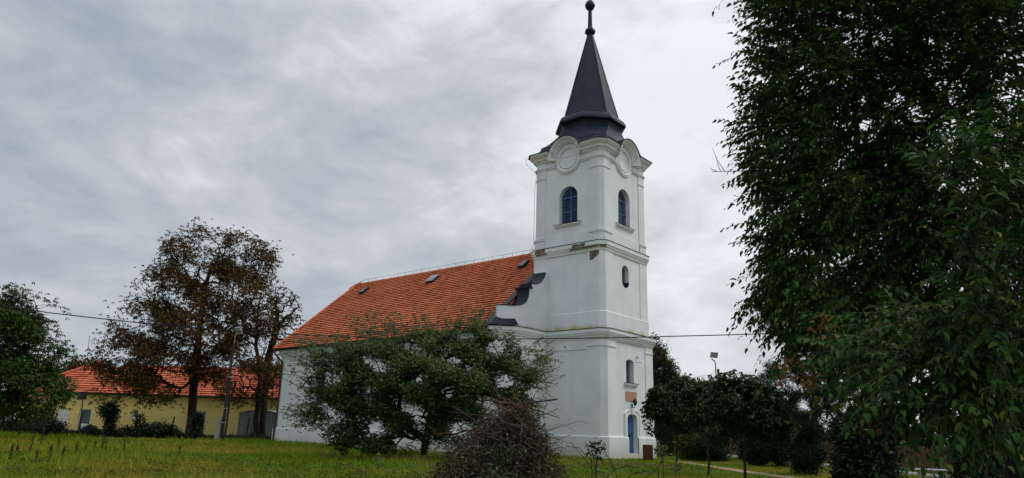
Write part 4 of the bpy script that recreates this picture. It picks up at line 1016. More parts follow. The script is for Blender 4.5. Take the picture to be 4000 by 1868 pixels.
V, F = leaves_VF(np.concatenate([P, (z - .01)[:, None]], 1), ax, nm, h, wd, (np.array([[0, .5, 0], [0, -.5, 0], [.6, .32, .05], [.6, -.32, .05], [1, 0, .22]]), np.array([[0, 1, 3], [0, 3, 2], [2, 3, 4]])))
g = np_mesh('grass', V, F, LM['grass']); tag(g, 'rough green and straw coloured grass covering the churchyard lawn', 'grass', kind='stuff')

r = np.random.default_rng(8); nw = 5200; P = view_cells(r, nw, 15.5, 56.0)
fld = np.sin(P[:, 0] * .31 + 1.7 * np.sin(P[:, 1] * .21)) + np.sin(P[:, 1] * .37 + P[:, 0] * .13)
P = P[(fld > .1) & ((P[:, 0] < 1.5) | (r.random(nw) < .35))]
lc = (P - CH0[:2]) @ np.stack([VD[:2], UD[:2]], 1); P = P[~((np.abs(lc[:, 0]) < 7.4) & (lc[:, 1] > -3.3) & (lc[:, 1] < 24.5))]
k = 16; PP_ = np.repeat(np.concatenate([P, ground_z(P[:, 0], P[:, 1])[:, None]], 1), k, 0); m_ = len(PP_)
PP_[:, :2] += r.normal(size=(m_, 2)) * .07; PP_[:, 2] += r.random(m_) * .22; ax = r.normal(size=(m_, 3)); ax[:, 2] = np.abs(ax[:, 2]) * .8; nm = r.normal(size=(m_, 3)) * .5; nm[:, 2] += 1
V, F = leaves_VF(PP_, ax, nm, .05 + .08 * r.random(m_), np.full(m_, .45), LEAF4)
o = np_mesh('weeds', V, F, leaf_mat('meadow_weeds', [(0, (.05, .09, .012)), (.5, (.09, .15, .018)), (.85, (.17, .16, .035)), (1, (.28, .25, .09))], .3, .8, .05)); tag(o, 'low broad leaved weeds scattered through the rough lawn', 'weeds', kind='stuff')

# ================================================================== YELLOW HOUSE beyond the lawn
HD = 72.0
hx = lambda X: at(X, 1690, HD)[0]
def hz(X, Y, d=HD): return at(X, Y, d)[2]
gh = float(ground_z(hx(600), HD))
xl, xr = hx(192), hx(1120)
house = thing('yellow_house', 'long low yellow rendered house with red tiled hipped roof, far left behind the trees', 'house', ((xl + xr) / 2, HD + 4, gh))
hb = np.array(house.location); X0, X1 = xl - hb[0], xr - hb[0]; ZEV = hz(600, 1540) - hb[2]; YFR, YBK = -4.0, 5.0
win = [(hx(219 + 13) - hb[0], 1.10, .05, 2.15, 'door'), (hx(319) - hb[0], 1.15, .05, 2.15, 'glazed_door'), (hx(516) - hb[0], .62, 1.45, 2.25, 'window'), (hx(774) - hb[0], 1.05, .95, 2.25, 'window')]
mb = MB(); xs_ = X0
for xc, w_, za, zb, kind in win:
    mb.quad((xs_, YFR, -.4), (xc - w_ / 2, YFR, -.4), (xc - w_ / 2, YFR, ZEV), (xs_, YFR, ZEV))
    mb.quad((xc - w_ / 2, YFR, -.4), (xc + w_ / 2, YFR, -.4), (xc + w_ / 2, YFR, za), (xc - w_ / 2, YFR, za))
    mb.quad((xc - w_ / 2, YFR, zb), (xc + w_ / 2, YFR, zb), (xc + w_ / 2, YFR, ZEV), (xc - w_ / 2, YFR, ZEV))
    for x_ in (xc - w_ / 2, xc + w_ / 2): mb.quad((x_, YFR, za), (x_, YFR + .2, za), (x_, YFR + .2, zb), (x_, YFR, zb))
    mb.quad((xc - w_ / 2, YFR, zb), (xc + w_ / 2, YFR, zb), (xc + w_ / 2, YFR + .2, zb), (xc - w_ / 2, YFR + .2, zb)); xs_ = xc + w_ / 2
mb.quad((xs_, YFR, -.4), (X1, YFR, -.4), (X1, YFR, ZEV), (xs_, YFR, ZEV))
mb.quad((X0, YFR, -.4), (X0, YBK, -.4), (X0, YBK, ZEV), (X0, YFR, ZEV)); mb.quad((X1, YFR, -.4), (X1, YBK, -.4), (X1, YBK, ZEV), (X1, YFR, ZEV)); mb.quad((X0, YBK, -.4), (X1, YBK, -.4), (X1, YBK, ZEV), (X0, YBK, ZEV))
mb.box((X0 - 6.5, YFR + 4.5, -.4), (X0 - .01, YBK - .5, ZEV - .9))   # low wing
mb.build('wall', M['yellow'], house)
for xc, w_, za, zb, kind in win:
    f = MB(); y = YFR + .12; t = .09
    f.box((xc - w_ / 2, y, za), (xc - w_ / 2 + t, y + .07, zb)); f.box((xc + w_ / 2 - t, y, za), (xc + w_ / 2, y + .07, zb)); f.box((xc - w_ / 2 + t, y, zb - t), (xc + w_ / 2 - t, y + .07, zb)); f.box((xc - w_ / 2 + t, y, za), (xc + w_ / 2 - t, y + .07, za + t))
    if kind == 'door':
        f.box((xc - w_ / 2 + t, y + .01, za + t), (xc + w_ / 2 - t, y + .05, zb - t))
        for k in range(6): f.box((xc - w_ / 2 + .16, y - .005, za + .2 + k * .31), (xc + w_ / 2 - .16, y + .01, za + .42 + k * .31))
        d_ = f.build('door', M['white'], house)
    else:
        if w_ > .7: f.box((xc - .03, y, za + t), (xc + .03, y + .06, zb - t)) if kind == 'window' else f.box((xc - w_ / 2 + t, y, za + t), (xc + w_ / 2 - t, y + .05, za + .75))
        if kind == 'window': f.box((xc - w_ / 2 - .06, YFR - .08, za - .07), (xc + w_ / 2 + .06, YFR + .12, za))
        d_ = f.build(kind if kind == 'window' else 'door', M['white'], house)
        pn = MB(); pn.box((xc - w_ / 2 + t, y + .03, za + t), (xc + w_ / 2 - t, y + .045, zb - t)); pn.build('pane', M['glass'], d_)
rz_ = hz(600, 1437, HD + 4.5) - hb[2]; oh = .55
mb = MB(); e0, e1 = X0 - .3, X1 + .3; yf, yb = YFR - oh, YBK + oh; ze = ZEV - .05; rx0, rx1 = e0 + 4.4, hx(1046) * (HD + 4.5) / HD - hb[0]; e1 = rx1 + 4.2; ym = (yf + yb) / 2
tile_slope(mb, (e0, yf, ze), (e1, yf, ze), (rx0, ym, rz_), (rx1, ym, rz_), 13, .10, .045)
tile_slope(mb, (e1, yf, ze), (e1, yb, ze), (rx1, ym, rz_), (rx1, ym, rz_), 13, .10, .045); tile_slope(mb, (e0, yb, ze), (e0, yf, ze), (rx0, ym, rz_), (rx0, ym, rz_), 13, .10, .045)
tile_slope(mb, (e1, yb, ze), (e0, yb, ze), (rx1, ym, rz_), (rx0, ym, rz_), 13, .10, .045)
for a, b in (((e0, yf, ze), (rx0, ym, rz_)), ((e1, yf, ze), (rx1, ym, rz_)), ((rx0, ym, rz_), (rx1, ym, rz_))): mb.tube([np.array(a) + [0, 0, .1], np.array(b) + [0, 0, .1]], .15, 6)
hr = mb.build('roof', M['tile_h'], house)
# taller cross hip over the doors at the left end
ax_ = hx(320) * (HD + 3) / HD - hb[0]; za_ = hz(320, 1410, HD + 2.5) - hb[2]; aw = 5.0
mb = MB(); yfa = yf - .06; ya = ym - .5; x0_, x1_ = ax_ - aw, ax_ + aw
tile_slope(mb, (x0_, yfa, ze), (x1_, yfa, ze), (ax_, ya, za_), (ax_, ya, za_), 14, .10, .045); tile_slope(mb, (x0_, yb + .1, ze), (x0_, yfa, ze), (ax_, ya + 1, za_), (ax_, ya, za_), 14, .10, .045); tile_slope(mb, (x1_, yfa, ze), (x1_, yb + .1, ze), (ax_, ya, za_), (ax_, ya + 1, za_), 14, .10, .045)
for a, b in (((x0_, yfa, ze), (ax_, ya, za_)), ((x1_, yfa, ze), (ax_, ya, za_))): mb.tube([np.array(a) + [0, 0, .1], np.array(b) + [0, 0, .1]], .16, 6)
tile_slope(mb, (X0 - 7, YFR + 4, ZEV - .9), (X0 + 1, YFR + 4, ZEV - .9), (X0 - 7, YBK - 1.5, ZEV + .9), (X0 + 1, YBK - 1.5, ZEV + .9), 8, .10, .045)
mb.build('hip_roof', M['tile_h'], house)
mb = MB(); mb.box((X0 - .25, YFR - oh + .08, ze - .16), (X1, YFR + .02, ze - .06)); mb.tube([(X0 - .3, YFR - oh - .06, ze - .05), (X1, YFR - oh - .06, ze - .05)], .07, 6); mb.tube([(X0 + .1, YFR - .06, ze - .1), (X0 + .1, YFR - .06, -.1)], .05, 6)
mb.build('gutter', M['brown'], house)
mb = MB(); p = at(340, 1410, HD + 2.5) - hb; q = at(350, 1312, HD + 2.5) - hb; mb.tube([p - [0, 0, .4], q], .035, 5); mb.build('aerial_mast', M['zinc'], house)
mb = MB(); p = at(924, 1445, HD + 3.5) - hb; mb.tube([p - [0, 0, .6], p + [0, 0, .75]], .05, 6); mb.lathe([(.08, p[2] + .3), (.1, p[2] + .35), (.1, p[2] + .6), (.06, p[2] + .7)], 8, (p[0], p[1])); mb.build('vent_pipe', M['white'], house)
mb = MB(); xv = hx(329) - hb[0]; mb.lathe([(.14, 0), (.14, .05), (.1, .06)], 12); vv = [(xv + a, YFR - c_, 2.63 + b) for a, b, c_ in mb.v]; mb.v = vv; mb.build('round_vent', M['zinc'], house)

# shed, sign, railing, wire fence
sp_ = gat(1000, 66); shed = thing('metal_shed', 'low grey corrugated metal shed against the right end of the yellow house', 'shed', sp_)
w_ = 75 / FPX * 66 * 2.2; hs = 2.3
def corr(mb, a, b, z0, z1, n_=40, amp=.03):
    a, b = np.array(a), np.array(b); d = b - a; nn = np.array([d[1], -d[0]]) / np.linalg.norm(d); P_ = [a + d * i / n_ + nn * (amp if i % 2 else -amp) for i in range(n_ + 1)]
    z1f = z1 if callable(z1) else (lambda t: z1)
    for i in range(n_): mb.quad((*P_[i], z0), (*P_[i + 1], z0), (*P_[i + 1], z1f((i + 1) / n_)), (*P_[i], z1f(i / n_)))
xa, xb = hx(925) * 66 / HD - sp_[0], hx(1092) * 66 / HD - sp_[0]
mb = MB(); corr(mb, (xa, 0), (xb, 0), -.4, 2.15); corr(mb, (xb, 0), (xb, 3), -.4, 2.2); corr(mb, (xa, 3), (xa, 0), -.4, 2.2); mb.build('sheet_wall', M['corr'], shed)
mb = MB(); L_ = [[(x, -.15 + 0 * x, 2.16 + .35 * math.sin(math.pi * (x - xa) / (xb - xa))), (x, 3.1, 2.2 + .35 * math.sin(math.pi * (x - xa) / (xb - xa)))] for x in np.linspace(xa - .1, xb + .1, 14)]
mb.loft(L_, False); mb.add([(x, .0, 2.14) for x in (xa, xb)] + [(x, 0, 2.15 + .35 * math.sin(math.pi * (x - xa) / (xb - xa))) for x in np.linspace(xb, xa, 10)], [tuple(range(12))]); mb.build('curved_roof', M['corr'], shed)
def post_frame(X, Yb, Yt, d, lean=0): return at(X, Yb, d), at(X + lean, Yt, d)
b_ = gat(312, 58); t_ = at(322, 1545, 58)
sg_ = thing('road_sign', 'dark square road sign seen from behind on a leaning post near the house door', 'sign', b_)
mb = MB(); tl = np.array([t_[0] - b_[0], 0, t_[2] - b_[2]]); mb.tube([(0, 0, -.3), tl + [.03, 0, .25]], .04, 6); mb.build('post', M['polewood'], sg_)
mb = MB(); mb.obox(tl, (1, 0, .06), (0, 1, 0), (-.06, 0, 1), (-.36, -.06, -.32), (.36, -.03, .30)); mb.box((tl[0] - .34, -.03, tl[2] - .05), (tl[0] + .34, .0, tl[2] + .0)); mb.build('panel', M['polewood'], sg_)
b_ = gat(120, 50); rl = thing('metal_railing', 'dark metal bar railing at the left edge under the green tree', 'railing', b_)
mb = MB(); W_ = 50 / FPX * 46; h0, h1 = at(120, 1655, 50)[2] - b_[2], at(120, 1617, 50)[2] - b_[2]
for z in (h0 - .3, h1): mb.box((-W_, -.03, z), (W_, .03, z + .07))
k = -W_
while k < W_: mb.box((k, -.015, h0 - .3), (k + .05, .015, h1)); k += .13
mb.build('bars', M['iron'], rl)
for sx in (-1, 1): mb = MB(); mb.box((sx * W_ - .06, -.06, -.3), (sx * W_ + .06, .06, h1 + .12)); mb.build('post', M['iron'], rl)
wf = thing('wire_fence', 'chain link wire fence on thin dark posts in front of the yellow house', 'fence', gat(600, 60)); wb = np.array(wf.location)
X_ = [200, 300, 398, 520, 665, 750, 875, 960]
for x in X_:
    g_ = gat(x, 60) - wb; mb = MB(); mb.tube([g_ - [0, 0, .3], g_ + [.12, 0, 1.75]], .055, 6); mb.build('post', M['polewood'], wf)
mb = MB(); a, b = gat(190, 60.05) - wb, gat(965, 60.05) - wb
for h_ in (.15, .7, 1.2, 1.65): mb.tube([a + [0, 0, h_], (a + b) / 2 + [0, 0, h_ - .03], b + [0, 0, h_]], .008, 3)
k = 0.0; Ln_ = b[0] - a[0]
while k < Ln_ - 1.5:
    zb_ = a[2] + (b[2] - a[2]) * k / Ln_
    mb.tube([(a[0] + k, a[1], zb_ + .15), (a[0] + k + 1.5, a[1], zb_ + 1.65)], .004, 3, False); mb.tube([(a[0] + k + 1.5, a[1], zb_ + .15), (a[0] + k, a[1], zb_ + 1.65)], .004, 3, False); k += .14
mb.build('wire_mesh', M['zinc'], wf)

# lamp pole in front of the chestnuts
b_ = gat(855, 54); lp = thing('lamp_pole', 'dark wooden pole with grey floodlight, strapped to a pale concrete stub, before the chestnuts', 'lamp post', b_)
tp = at(906, 1300, 54) - b_; dr = tp / np.linalg.norm(tp)
lean = np.array([.0, 0, 1.0]); hgt = tp[2]; sx = tp[0]
mb = MB(); mb.tube([(.22, .0, -.3), (.22 + sx * .0, 0, hgt * .9)], [.13, .085], 8); mb.build('pole', M['polewood'], lp)
mb = MB(); mb.tube([(.42, .1, -.3), (.42, .1, 3.2)], [.08, .07], 6); mb.build('brace_post', M['polewood'], lp)
mb = MB(); mb.loft([[(-.28, -.15, -.4), (.08, -.15, -.4), (.08, .12, -.4), (-.28, .12, -.4)], [(-.22, -.12, 1.75), (.06, -.12, 1.75), (.06, .1, 1.75), (-.22, .1, 1.75)]], True, True, True); mb.build('concrete_stub', M['concrete'], lp)
mb = MB()
for z in (1.35, 2.35, 4.6): mb = MB(); mb.tube([(.22 + .19 * math.cos(q), .19 * math.sin(q), z) for q in np.linspace(0, 6.28, 12)], .025, 4); mb.build('strap', M['zinc'], lp)
mb = MB(); zt = hgt * .9; mb.tube([(.25, 0, zt - 1.3), (.25, 0, zt + .55), (.42, -.05, zt + .75)], .035, 6); mb.build('bracket', M['zinc'], lp)
mb = MB(); o = np.array([.48, -.08, zt + .95]); ex, ey, ez = np.array([.96, -.28, 0]), np.array([.25, .85, .46]), np.array([-.13, -.44, .88])
mb.obox(o, ex, ey, ez, (-.24, -.1, -.26), (.24, .12, .26)); fl = mb.build('floodlight', M['zinc'], lp)
mb = MB(); mb.obox(o, ex, ey, ez, (-.2, -.112, -.22), (.2, -.1, .22)); mb.build('lens', M['lamp'], fl)

# overhead service cable crossing in front of the church
mb = MB(); cp = [(-260, 1150), (190, 1222), (510, 1258), (1000, 1301), (1494, 1321), (1800, 1325), (2060, 1324.5), (2420, 1319.5), (2825, 1309), (3100, 1301), (3600, 1280), (4300, 1238)]
cp = np.array([at(X, Y, 36 - .0 * X) for X, Y in cp]); mid = cp.mean(0); mb.tube([c_ - cp[0] for c_ in cp], .027, 5)
cab = mb.build('overhead_cable', M['cable']); cab.location = cp[0]; tag(cab, 'single black overhead cable sagging across the front of the church', 'cable')

# litter bin
b_ = gat(2529, 42.2); b_[2] -= .02
bn = thing('litter_bin', 'small dark red slatted litter bin standing beside the blue church door', 'bin', b_, rad(-8)); hh = .88; ww = .25
for k in range(4):
    q = k * math.pi / 2; ex, ey = np.array([math.cos(q), math.sin(q), 0]), np.array([-math.sin(q), math.cos(q), 0]); mb = MB()
    for j in range(6): mb.obox((0, 0, 0), ex, ey, (0, 0, 1), (-ww + j * .09 + .004, ww, .04), (-ww + j * .09 + .082, ww + .022, hh))
    mb.build('slat_panel', M['binwood'], bn)
mb = MB(); mb.box((-ww + .01, -ww + .01, .05), (ww - .01, ww - .01, hh - .06)); mb.build('liner', M['iron'], bn)

# floodlight mast and utility pole on the right
b_ = gat(2808, 62); fm_ = thing('floodlight_mast', 'tall white mast with square floodlight above the clipped trees right of the tower', 'floodlight', b_)
T_ = at(2808, 1412, 62) - b_; mb = MB(); mb.tube([(0, 0, -.3), (0, 0, T_[2] - .2), (-.05, 0, T_[2]), (-.32, 0, T_[2] + .2)], .055, 6); mb.build('mast', M['zinc'], fm_)
o = np.array([-.1, -.05, T_[2] + .52]); mb = MB(); ex, ey, ez = np.array([.93, -.3, -.1]), np.array([.3, .9, .25]), np.array([.1, -.27, .95]); mb.obox(o, ex, ey, ez, (-.31, -.07, -.23), (.31, .08, .23)); fl = mb.build('floodlight', M['iron'], fm_)
mb = MB(); mb.obox(o, ex, ey, ez, (-.27, -.085, -.19), (.27, -.071, .2)); mb.build('lens', M['lamp'], fl)
b_ = gat(2818, 62.4); up_ = thing('utility_pole', 'dark wooden utility pole with insulators beside the white floodlight mast', 'utility pole', b_)
T_ = at(2818, 1442, 62.4) - b_; mb = MB(); mb.tube([(0, 0, -.3), (0, 0, T_[2])], [.14, .1], 8); mb.build('pole', M['brown'], up_)
for dz, s_ in ((-.4, 1), (-1.05, 1), (-1.0, -1)):
    mb = MB(); mb.tube([(0, 0, T_[2] + dz), (s_ * .55, -.05, T_[2] + dz - .02)], .035, 5); mb.tube([(s_ * .5, -.05, T_[2] + dz - .06), (s_ * .5, -.05, T_[2] + dz + .12)], .06, 6); mb.build('insulator_arm', M['iron'], up_)
def wire(name, label, pts, rad_=.013):
    P_ = np.array(pts); mb = MB(); mb.tube([p - P_[0] for p in P_], rad_, 4); o = mb.build(name, M['cable']); o.location = P_[0]; tag(o, label, 'cable')
wire('utility_wire', 'thin wire from the utility pole running right behind the pine', [at(2838, 1454, 62.4), at(2960, 1470, 62), at(3090, 1490, 61), at(3300, 1530, 60)])
wire('utility_wire', 'thin wire leaving the mast upper arm leftwards to behind the tower', [at(2806, 1459, 62.3), at(2740, 1470, 64), at(2600, 1500, 68)])
wire('utility_wire', 'lowest thin wire leaving the mast leftwards, under another one', [at(2806, 1497, 62.3), at(2745, 1508, 64), at(2600, 1530, 68)])

# picket fence along the right
fa, fb = gpt(2790, 1781), gat(4150, 27); fd = fb - fa; fL = np.linalg.norm(fd[:2]); fu = np.array([fd[0], fd[1], 0]) / fL; fn = np.array([-fu[1], fu[0], 0])
pf = thing('picket_fence', 'brown wooden picket fence on a white kerb along the right side of the lawn', 'fence', fa, math.atan2(fd[1], fd[0]))
gl = lambda s_: float(ground_z(*(fa[:2] + fu[:2] * s_))) - fa[2]
nb = 10
for k in range(nb):
    s0, s1_ = fL * k / nb, fL * (k + 1) / nb; mb = MB(); s_ = s0 + .07
    while s_ < s1_ - .06:
        z = gl(s_) + .17; mb.box((s_ - .038, -.012, z), (s_ + .038, .012, z + 1.12)); mb.add([(s_ - .038, -.012, z + 1.12), (s_ + .038, -.012, z + 1.12), (s_, -.012, z + 1.19), (s_ - .038, .012, z + 1.12), (s_ + .038, .012, z + 1.12), (s_, .012, z + 1.19)], [(0, 1, 2), (5, 4, 3), (0, 2, 5, 3), (1, 4, 5, 2)]); s_ += .135
    za, zb = gl(s0), gl(s1_)
    for h_ in (.38, 1.02): mb.loft([[(s0, y, za + h_ + d) for y, d in ((.013, 0), (.05, 0), (.05, .08), (.013, .08))], [(s1_, y, zb + h_ + d) for y, d in ((.013, 0), (.05, 0), (.05, .08), (.013, .08))]], True, True, True)
    mb.build('picket_panel', M['fence'], pf)
    mb = MB(); mb.box((s0 - .05, .02, za - .3), (s0 + .05, .12, za + 1.3)); mb.build('post', M['fence'], pf)
mb = MB(); mb.loft([[(s_, y, gl(s_) + z) for y, z in ((-.08, -.3), (.12, -.3), (.12, .13), (-.08, .13))] for s_ in np.linspace(-.1, fL, 20)], True, True, True); mb.build('kerb', M['white'], pf)
# hedge beyond the fence
b_ = gat(3300, 52); hg = thing('hedge', 'tall dark hedge running behind the picket fence', 'hedge', b_); r = np.random.default_rng(77)
n_ = 9000; t_ = r.random(n_); ha, hb2 = gpt(2740, 1777) + [0, 9, 0], gat(4600, 36); P_ = ha + (hb2 - ha) * t_[:, None]; P_[:, 1] += r.normal(size=n_) * .5
P_[:, 2] = ground_z(P_[:, 0], P_[:, 1]) + r.random(n_) ** .8 * (2.6 + .5 * np.sin(t_ * 40) + .4 * np.sin(t_ * 97)); HEDGE = (hg, P_, r)
# bench by the fence
b_ = gat(3622, 31); b_[2] += 0
be = thing('park_bench', 'pale plank bench by the picket fence under the near tree', 'bench', b_, rad(-14))
mb = MB()
for k in range(3): mb.box((-.62, -.22 + k * .15, .42), (.62, -.09 + k * .15, .46))
mb.build('seat', M['white'], be)
for sx in (-.45, .45): mb = MB(); mb.box((sx - .05, -.2, -.1), (sx + .05, .18, .418)); mb.build('leg', M['concrete'], be)

# ================================================================== TREES
scatter_leaves('leaves', local(HEDGE[0], HEDGE[1]), LM['thuja'], HEDGE[0], HEDGE[2], 7, .18, .2, .6, .1, LEAF4)
def add_tree(name, label, cat, base, trunk, blobs, npts, seed, bark, leafm, per=8, spread=.3, length=.12, width=.55, droop=.25, alpha=.2, sub=.6, r_tip=.012, r_max=.35, power=.5, tpl=LEAF4, shell=.35, jit=.08, group=None, extra=None, flat=.5, keep=None, rmin=0, clus=None):
    o = thing(name, label, cat, base, 0, group); r = np.random.default_rng(seed); bl = ob(o, blobs); P_ = blob_points(bl, npts, r, shell)
    tr = [local(o, p) for p in trunk]; A, Pr = grow(tr, P_, r, alpha, sub, jit)
    branch_mesh('trunk', A, Pr, bark, o, r_tip, r_max, power, 6, rmin)
    tips = P_ if keep is None else P_[keep(P_, r)]
    c = np.mean([b[0] for b in bl], 0)
    # leaves also along the outer twigs
    k = r.random(len(A)) < .35; ch = np.ones(len(A)); 
    for i in range(len(A) - 1, 0, -1): ch[Pr[i]] += ch[i]
    tw = A[(ch < 5) & k] if keep is None else A[:0]
    L_ = np.concatenate([tips, tw]) if len(tw) else tips
    if clus: clusters('crown', L_, leafm, o, r, **clus); return o, A, Pr, P_
    scatter_leaves('crown', L_, leafm, o, r, per, spread, length, width, droop, tpl, .3, c, flat); return o, A, Pr, P_
# big horse chestnut with browned leaves
bc = gat(742, 62); CD = 62
blobs = [pblob(775, 1010, CD, 150, 130), pblob(960, 990, CD + 1, 115, 105), pblob(700, 1130, CD, 160, 120), pblob(900, 1150, CD, 150, 150), pblob(590, 1260, CD - 1, 150, 110), pblob(780, 1300, CD - 2, 190, 110),
         pblob(500, 1400, CD - 1, 140, 95), pblob(650, 1420, CD - 2, 170, 100), pblob(430, 1440, CD, 60, 70), pblob(820, 1420, CD, 120, 90), pblob(480, 1530, CD - 2, 95, 60), pblob(620, 1540, CD - 2, 110, 45), pblob(1000, 1060, CD, 70, 90)]
add_tree('chestnut_tree', 'largest brown leaved chestnut tree, its dark trunk in front of the yellow house', 'tree', bc, [bc - [0, 0, .3], at(752, 1560, CD), at(765, 1440, CD), at(775, 1300, CD), at(800, 1150, CD), at(830, 1020, CD)], blobs, 1500, 11, M['bark_d'], LM['chest'],
         alpha=.12, sub=.8, r_tip=.012, r_max=.46, power=.455, jit=.12, shell=.5, clus=dict(per=15, spread=.42, k=5, length=.20, width=.36, droop=.8, lump=.2, lf=.8))
bc2 = gat(996, 60)
blobs = [pblob(985, 1230, 60, 100, 110), pblob(960, 1370, 60, 105, 110), pblob(1010, 1470, 60, 95, 60), pblob(940, 1520, 59, 85, 55), pblob(1050, 1540, 60, 45, 35)]
o, A, Pr, P_ = add_tree('chestnut_tree', 'smaller brown chestnut with forked trunk between the lamp pole and the church corner', 'tree', bc2, [bc2 - [0, 0, .3], at(1005, 1590, 60), at(1018, 1480, 60), at(1000, 1350, 60), at(1010, 1200, 60)], blobs, 520, 12, M['bark_d'], LM['chest'],
         alpha=.12, sub=.8, r_tip=.012, r_max=.36, power=.46, jit=.12, shell=.5, clus=dict(per=8, spread=.38, k=5, length=.20, width=.36, droop=.8, lump=.3, lf=.8))
bc3 = gat(1022, 64)
blobs = [pblob(1110, 1200, 64, 75, 75), pblob(1140, 1290, 64, 60, 75), pblob(1065, 1240, 64, 55, 90), pblob(1090, 1340, 64, 50, 50), pblob(1090, 1130, 64, 35, 25), pblob(1095, 1440, 66, 40, 45)]
add_tree('chestnut_tree', 'half bare chestnut with thin crown rising just left of the church roof', 'tree', bc3, [bc3 - [0, 0, .3], at(1030, 1560, 64), at(1045, 1420, 64), at(1070, 1320, 64), at(1085, 1220, 64)], blobs, 420, 13, M['bark_d'], LM['chest'],
         alpha=.12, sub=.8, r_tip=.016, r_max=.3, power=.5, jit=.12, shell=.5, clus=dict(per=1, spread=.15, k=5, length=.2, width=.36, droop=.8))
# leafy tree cut by the left edge
bw = gat(-40, 44); WD = 43
blobs = [pblob(60, 1230, WD, 120, 90), pblob(160, 1270, WD, 70, 80), pblob(-40, 1330, WD, 160, 150), pblob(130, 1400, WD, 110, 100), pblob(30, 1480, WD - 1, 160, 110), pblob(190, 1500, WD, 75, 60), pblob(100, 1560, WD - 1, 110, 55), pblob(-60, 1560, WD - 1, 150, 110), pblob(230, 1545, WD, 35, 28), pblob(-160, 1300, WD, 150, 200)]
add_tree('walnut_tree', 'dense green leafy tree at the far left edge overhanging the lawn', 'tree', bw, [bw - [0, 0, .3], at(-30, 1600, 44), at(-10, 1480, 44), at(30, 1350, 43.5), at(60, 1230, 43)], blobs, 1500, 21, M['bark_d'], LM['walnut'],
         droop=.45, clus=dict(per=13, spread=.33, k=7, length=.18, width=.34, droop=.6, lump=.6, lf=1.0), alpha=.12, sub=.6, r_tip=.009, r_max=.3, shell=.4, flat=.35)
# old fruit tree in front of the nave
bf = gat(1655, 34.5); FD = 34
blobs = [pblob(1500, 1420, FD, 170, 85), pblob(1700, 1400, FD, 175, 95), pblob(1860, 1420, FD, 135, 110), pblob(1840, 1320, FD, 95, 55), pblob(1640, 1335, FD, 80, 45), pblob(1960, 1500, FD, 120, 110), pblob(1420, 1540, FD - .5, 165, 100), pblob(1620, 1540, FD - 1, 190, 110), pblob(1780, 1560, FD - 1, 120, 120), pblob(2030, 1570, FD, 75, 90),
         pblob(2075, 1440, FD, 40, 50), pblob(1270, 1500, FD, 70, 70), pblob(1255, 1610, FD, 60, 40), pblob(1400, 1765, FD - 1.3, 70, 35), pblob(1330, 1560, FD - .5, 90, 70), pblob(1900, 1600, FD - .5, 110, 90), pblob(1700, 1480, FD - 1.5, 200, 80), pblob(1950, 1380, FD, 80, 70), pblob(1560, 1760, FD - 1.2, 70, 30), pblob(1350, 1680, FD - .5, 90, 60), pblob(1480, 1670, FD - 1, 130, 85), pblob(1640, 1680, FD - 1, 100, 65), pblob(1760, 1670, FD - 1, 80, 90), pblob(1400, 1740, FD - 1, 45, 45), pblob(1500, 1755, FD - 1, 45, 35), pblob(1310, 1400, FD, 90, 60)]
fo, A, Pr, P_ = add_tree('fruit_tree', 'broad old fruit tree with drooping dense green boughs before the white nave', 'tree', bf, [bf - [0, 0, .2], at(1668, 1690, FD), at(1690, 1600, FD), at(1720, 1500, FD)], blobs, 2500, 31, M['bark_d'], LM['fruit'],
         alpha=.15, sub=.35, r_tip=.0055, r_max=.17, power=.52, jit=.05, shell=.5, clus=dict(per=19, spread=.23, k=5, length=.10, width=.58, droop=.3, lump=.08, lf=1.7))
# thin straggling shoots on its left and top
r = np.random.default_rng(32); st = []
for X, Y, rx, ry, n_ in ((1250, 1450, 110, 120, 60), (1220, 1620, 90, 60, 40), (1330, 1370, 120, 40, 45), (1560, 1300, 260, 50, 60), (1830, 1275, 60, 35, 26), (2085, 1450, 60, 80, 50), (1480, 1380, 120, 60, 40)):
    for k in range(n_): st.append(at(X + r.normal() * rx * .55, Y + r.normal() * ry * .55, FD + r.normal() * .8))
st = local(fo, st); cen = local(fo, at(1680, 1560, FD)); d_ = st - cen; d_ /= np.linalg.norm(d_, axis=1)[:, None]; d_ += r.normal(size=d_.shape) * .35; d_[:, 2] += .1
clusters('shoot_leaves', np.concatenate([st, st + d_ * .3, st + d_ * .55, st - d_ * .2]), LM['fruit'], fo, r, 2, .10, 5, .095, .55, .3)
V, F, tn = sprays(st, d_, r, .75, 14, .105, .55, .1, LEAF7, .05); np_mesh('straggling_shoots', V, F, LM['fruit'], fo)
V, F = twig_VF(tn, .012); np_mesh('shoot_twigs', V, F, M['twig'], fo)
A2, Pr2 = grow([local(fo, at(1700, 1580, FD)), local(fo, at(1690, 1500, FD))], st[::2], r, .05, .4, .04); branch_mesh('outer_limbs', A2, Pr2, M['bark_d'], fo, .006, .05, .42)
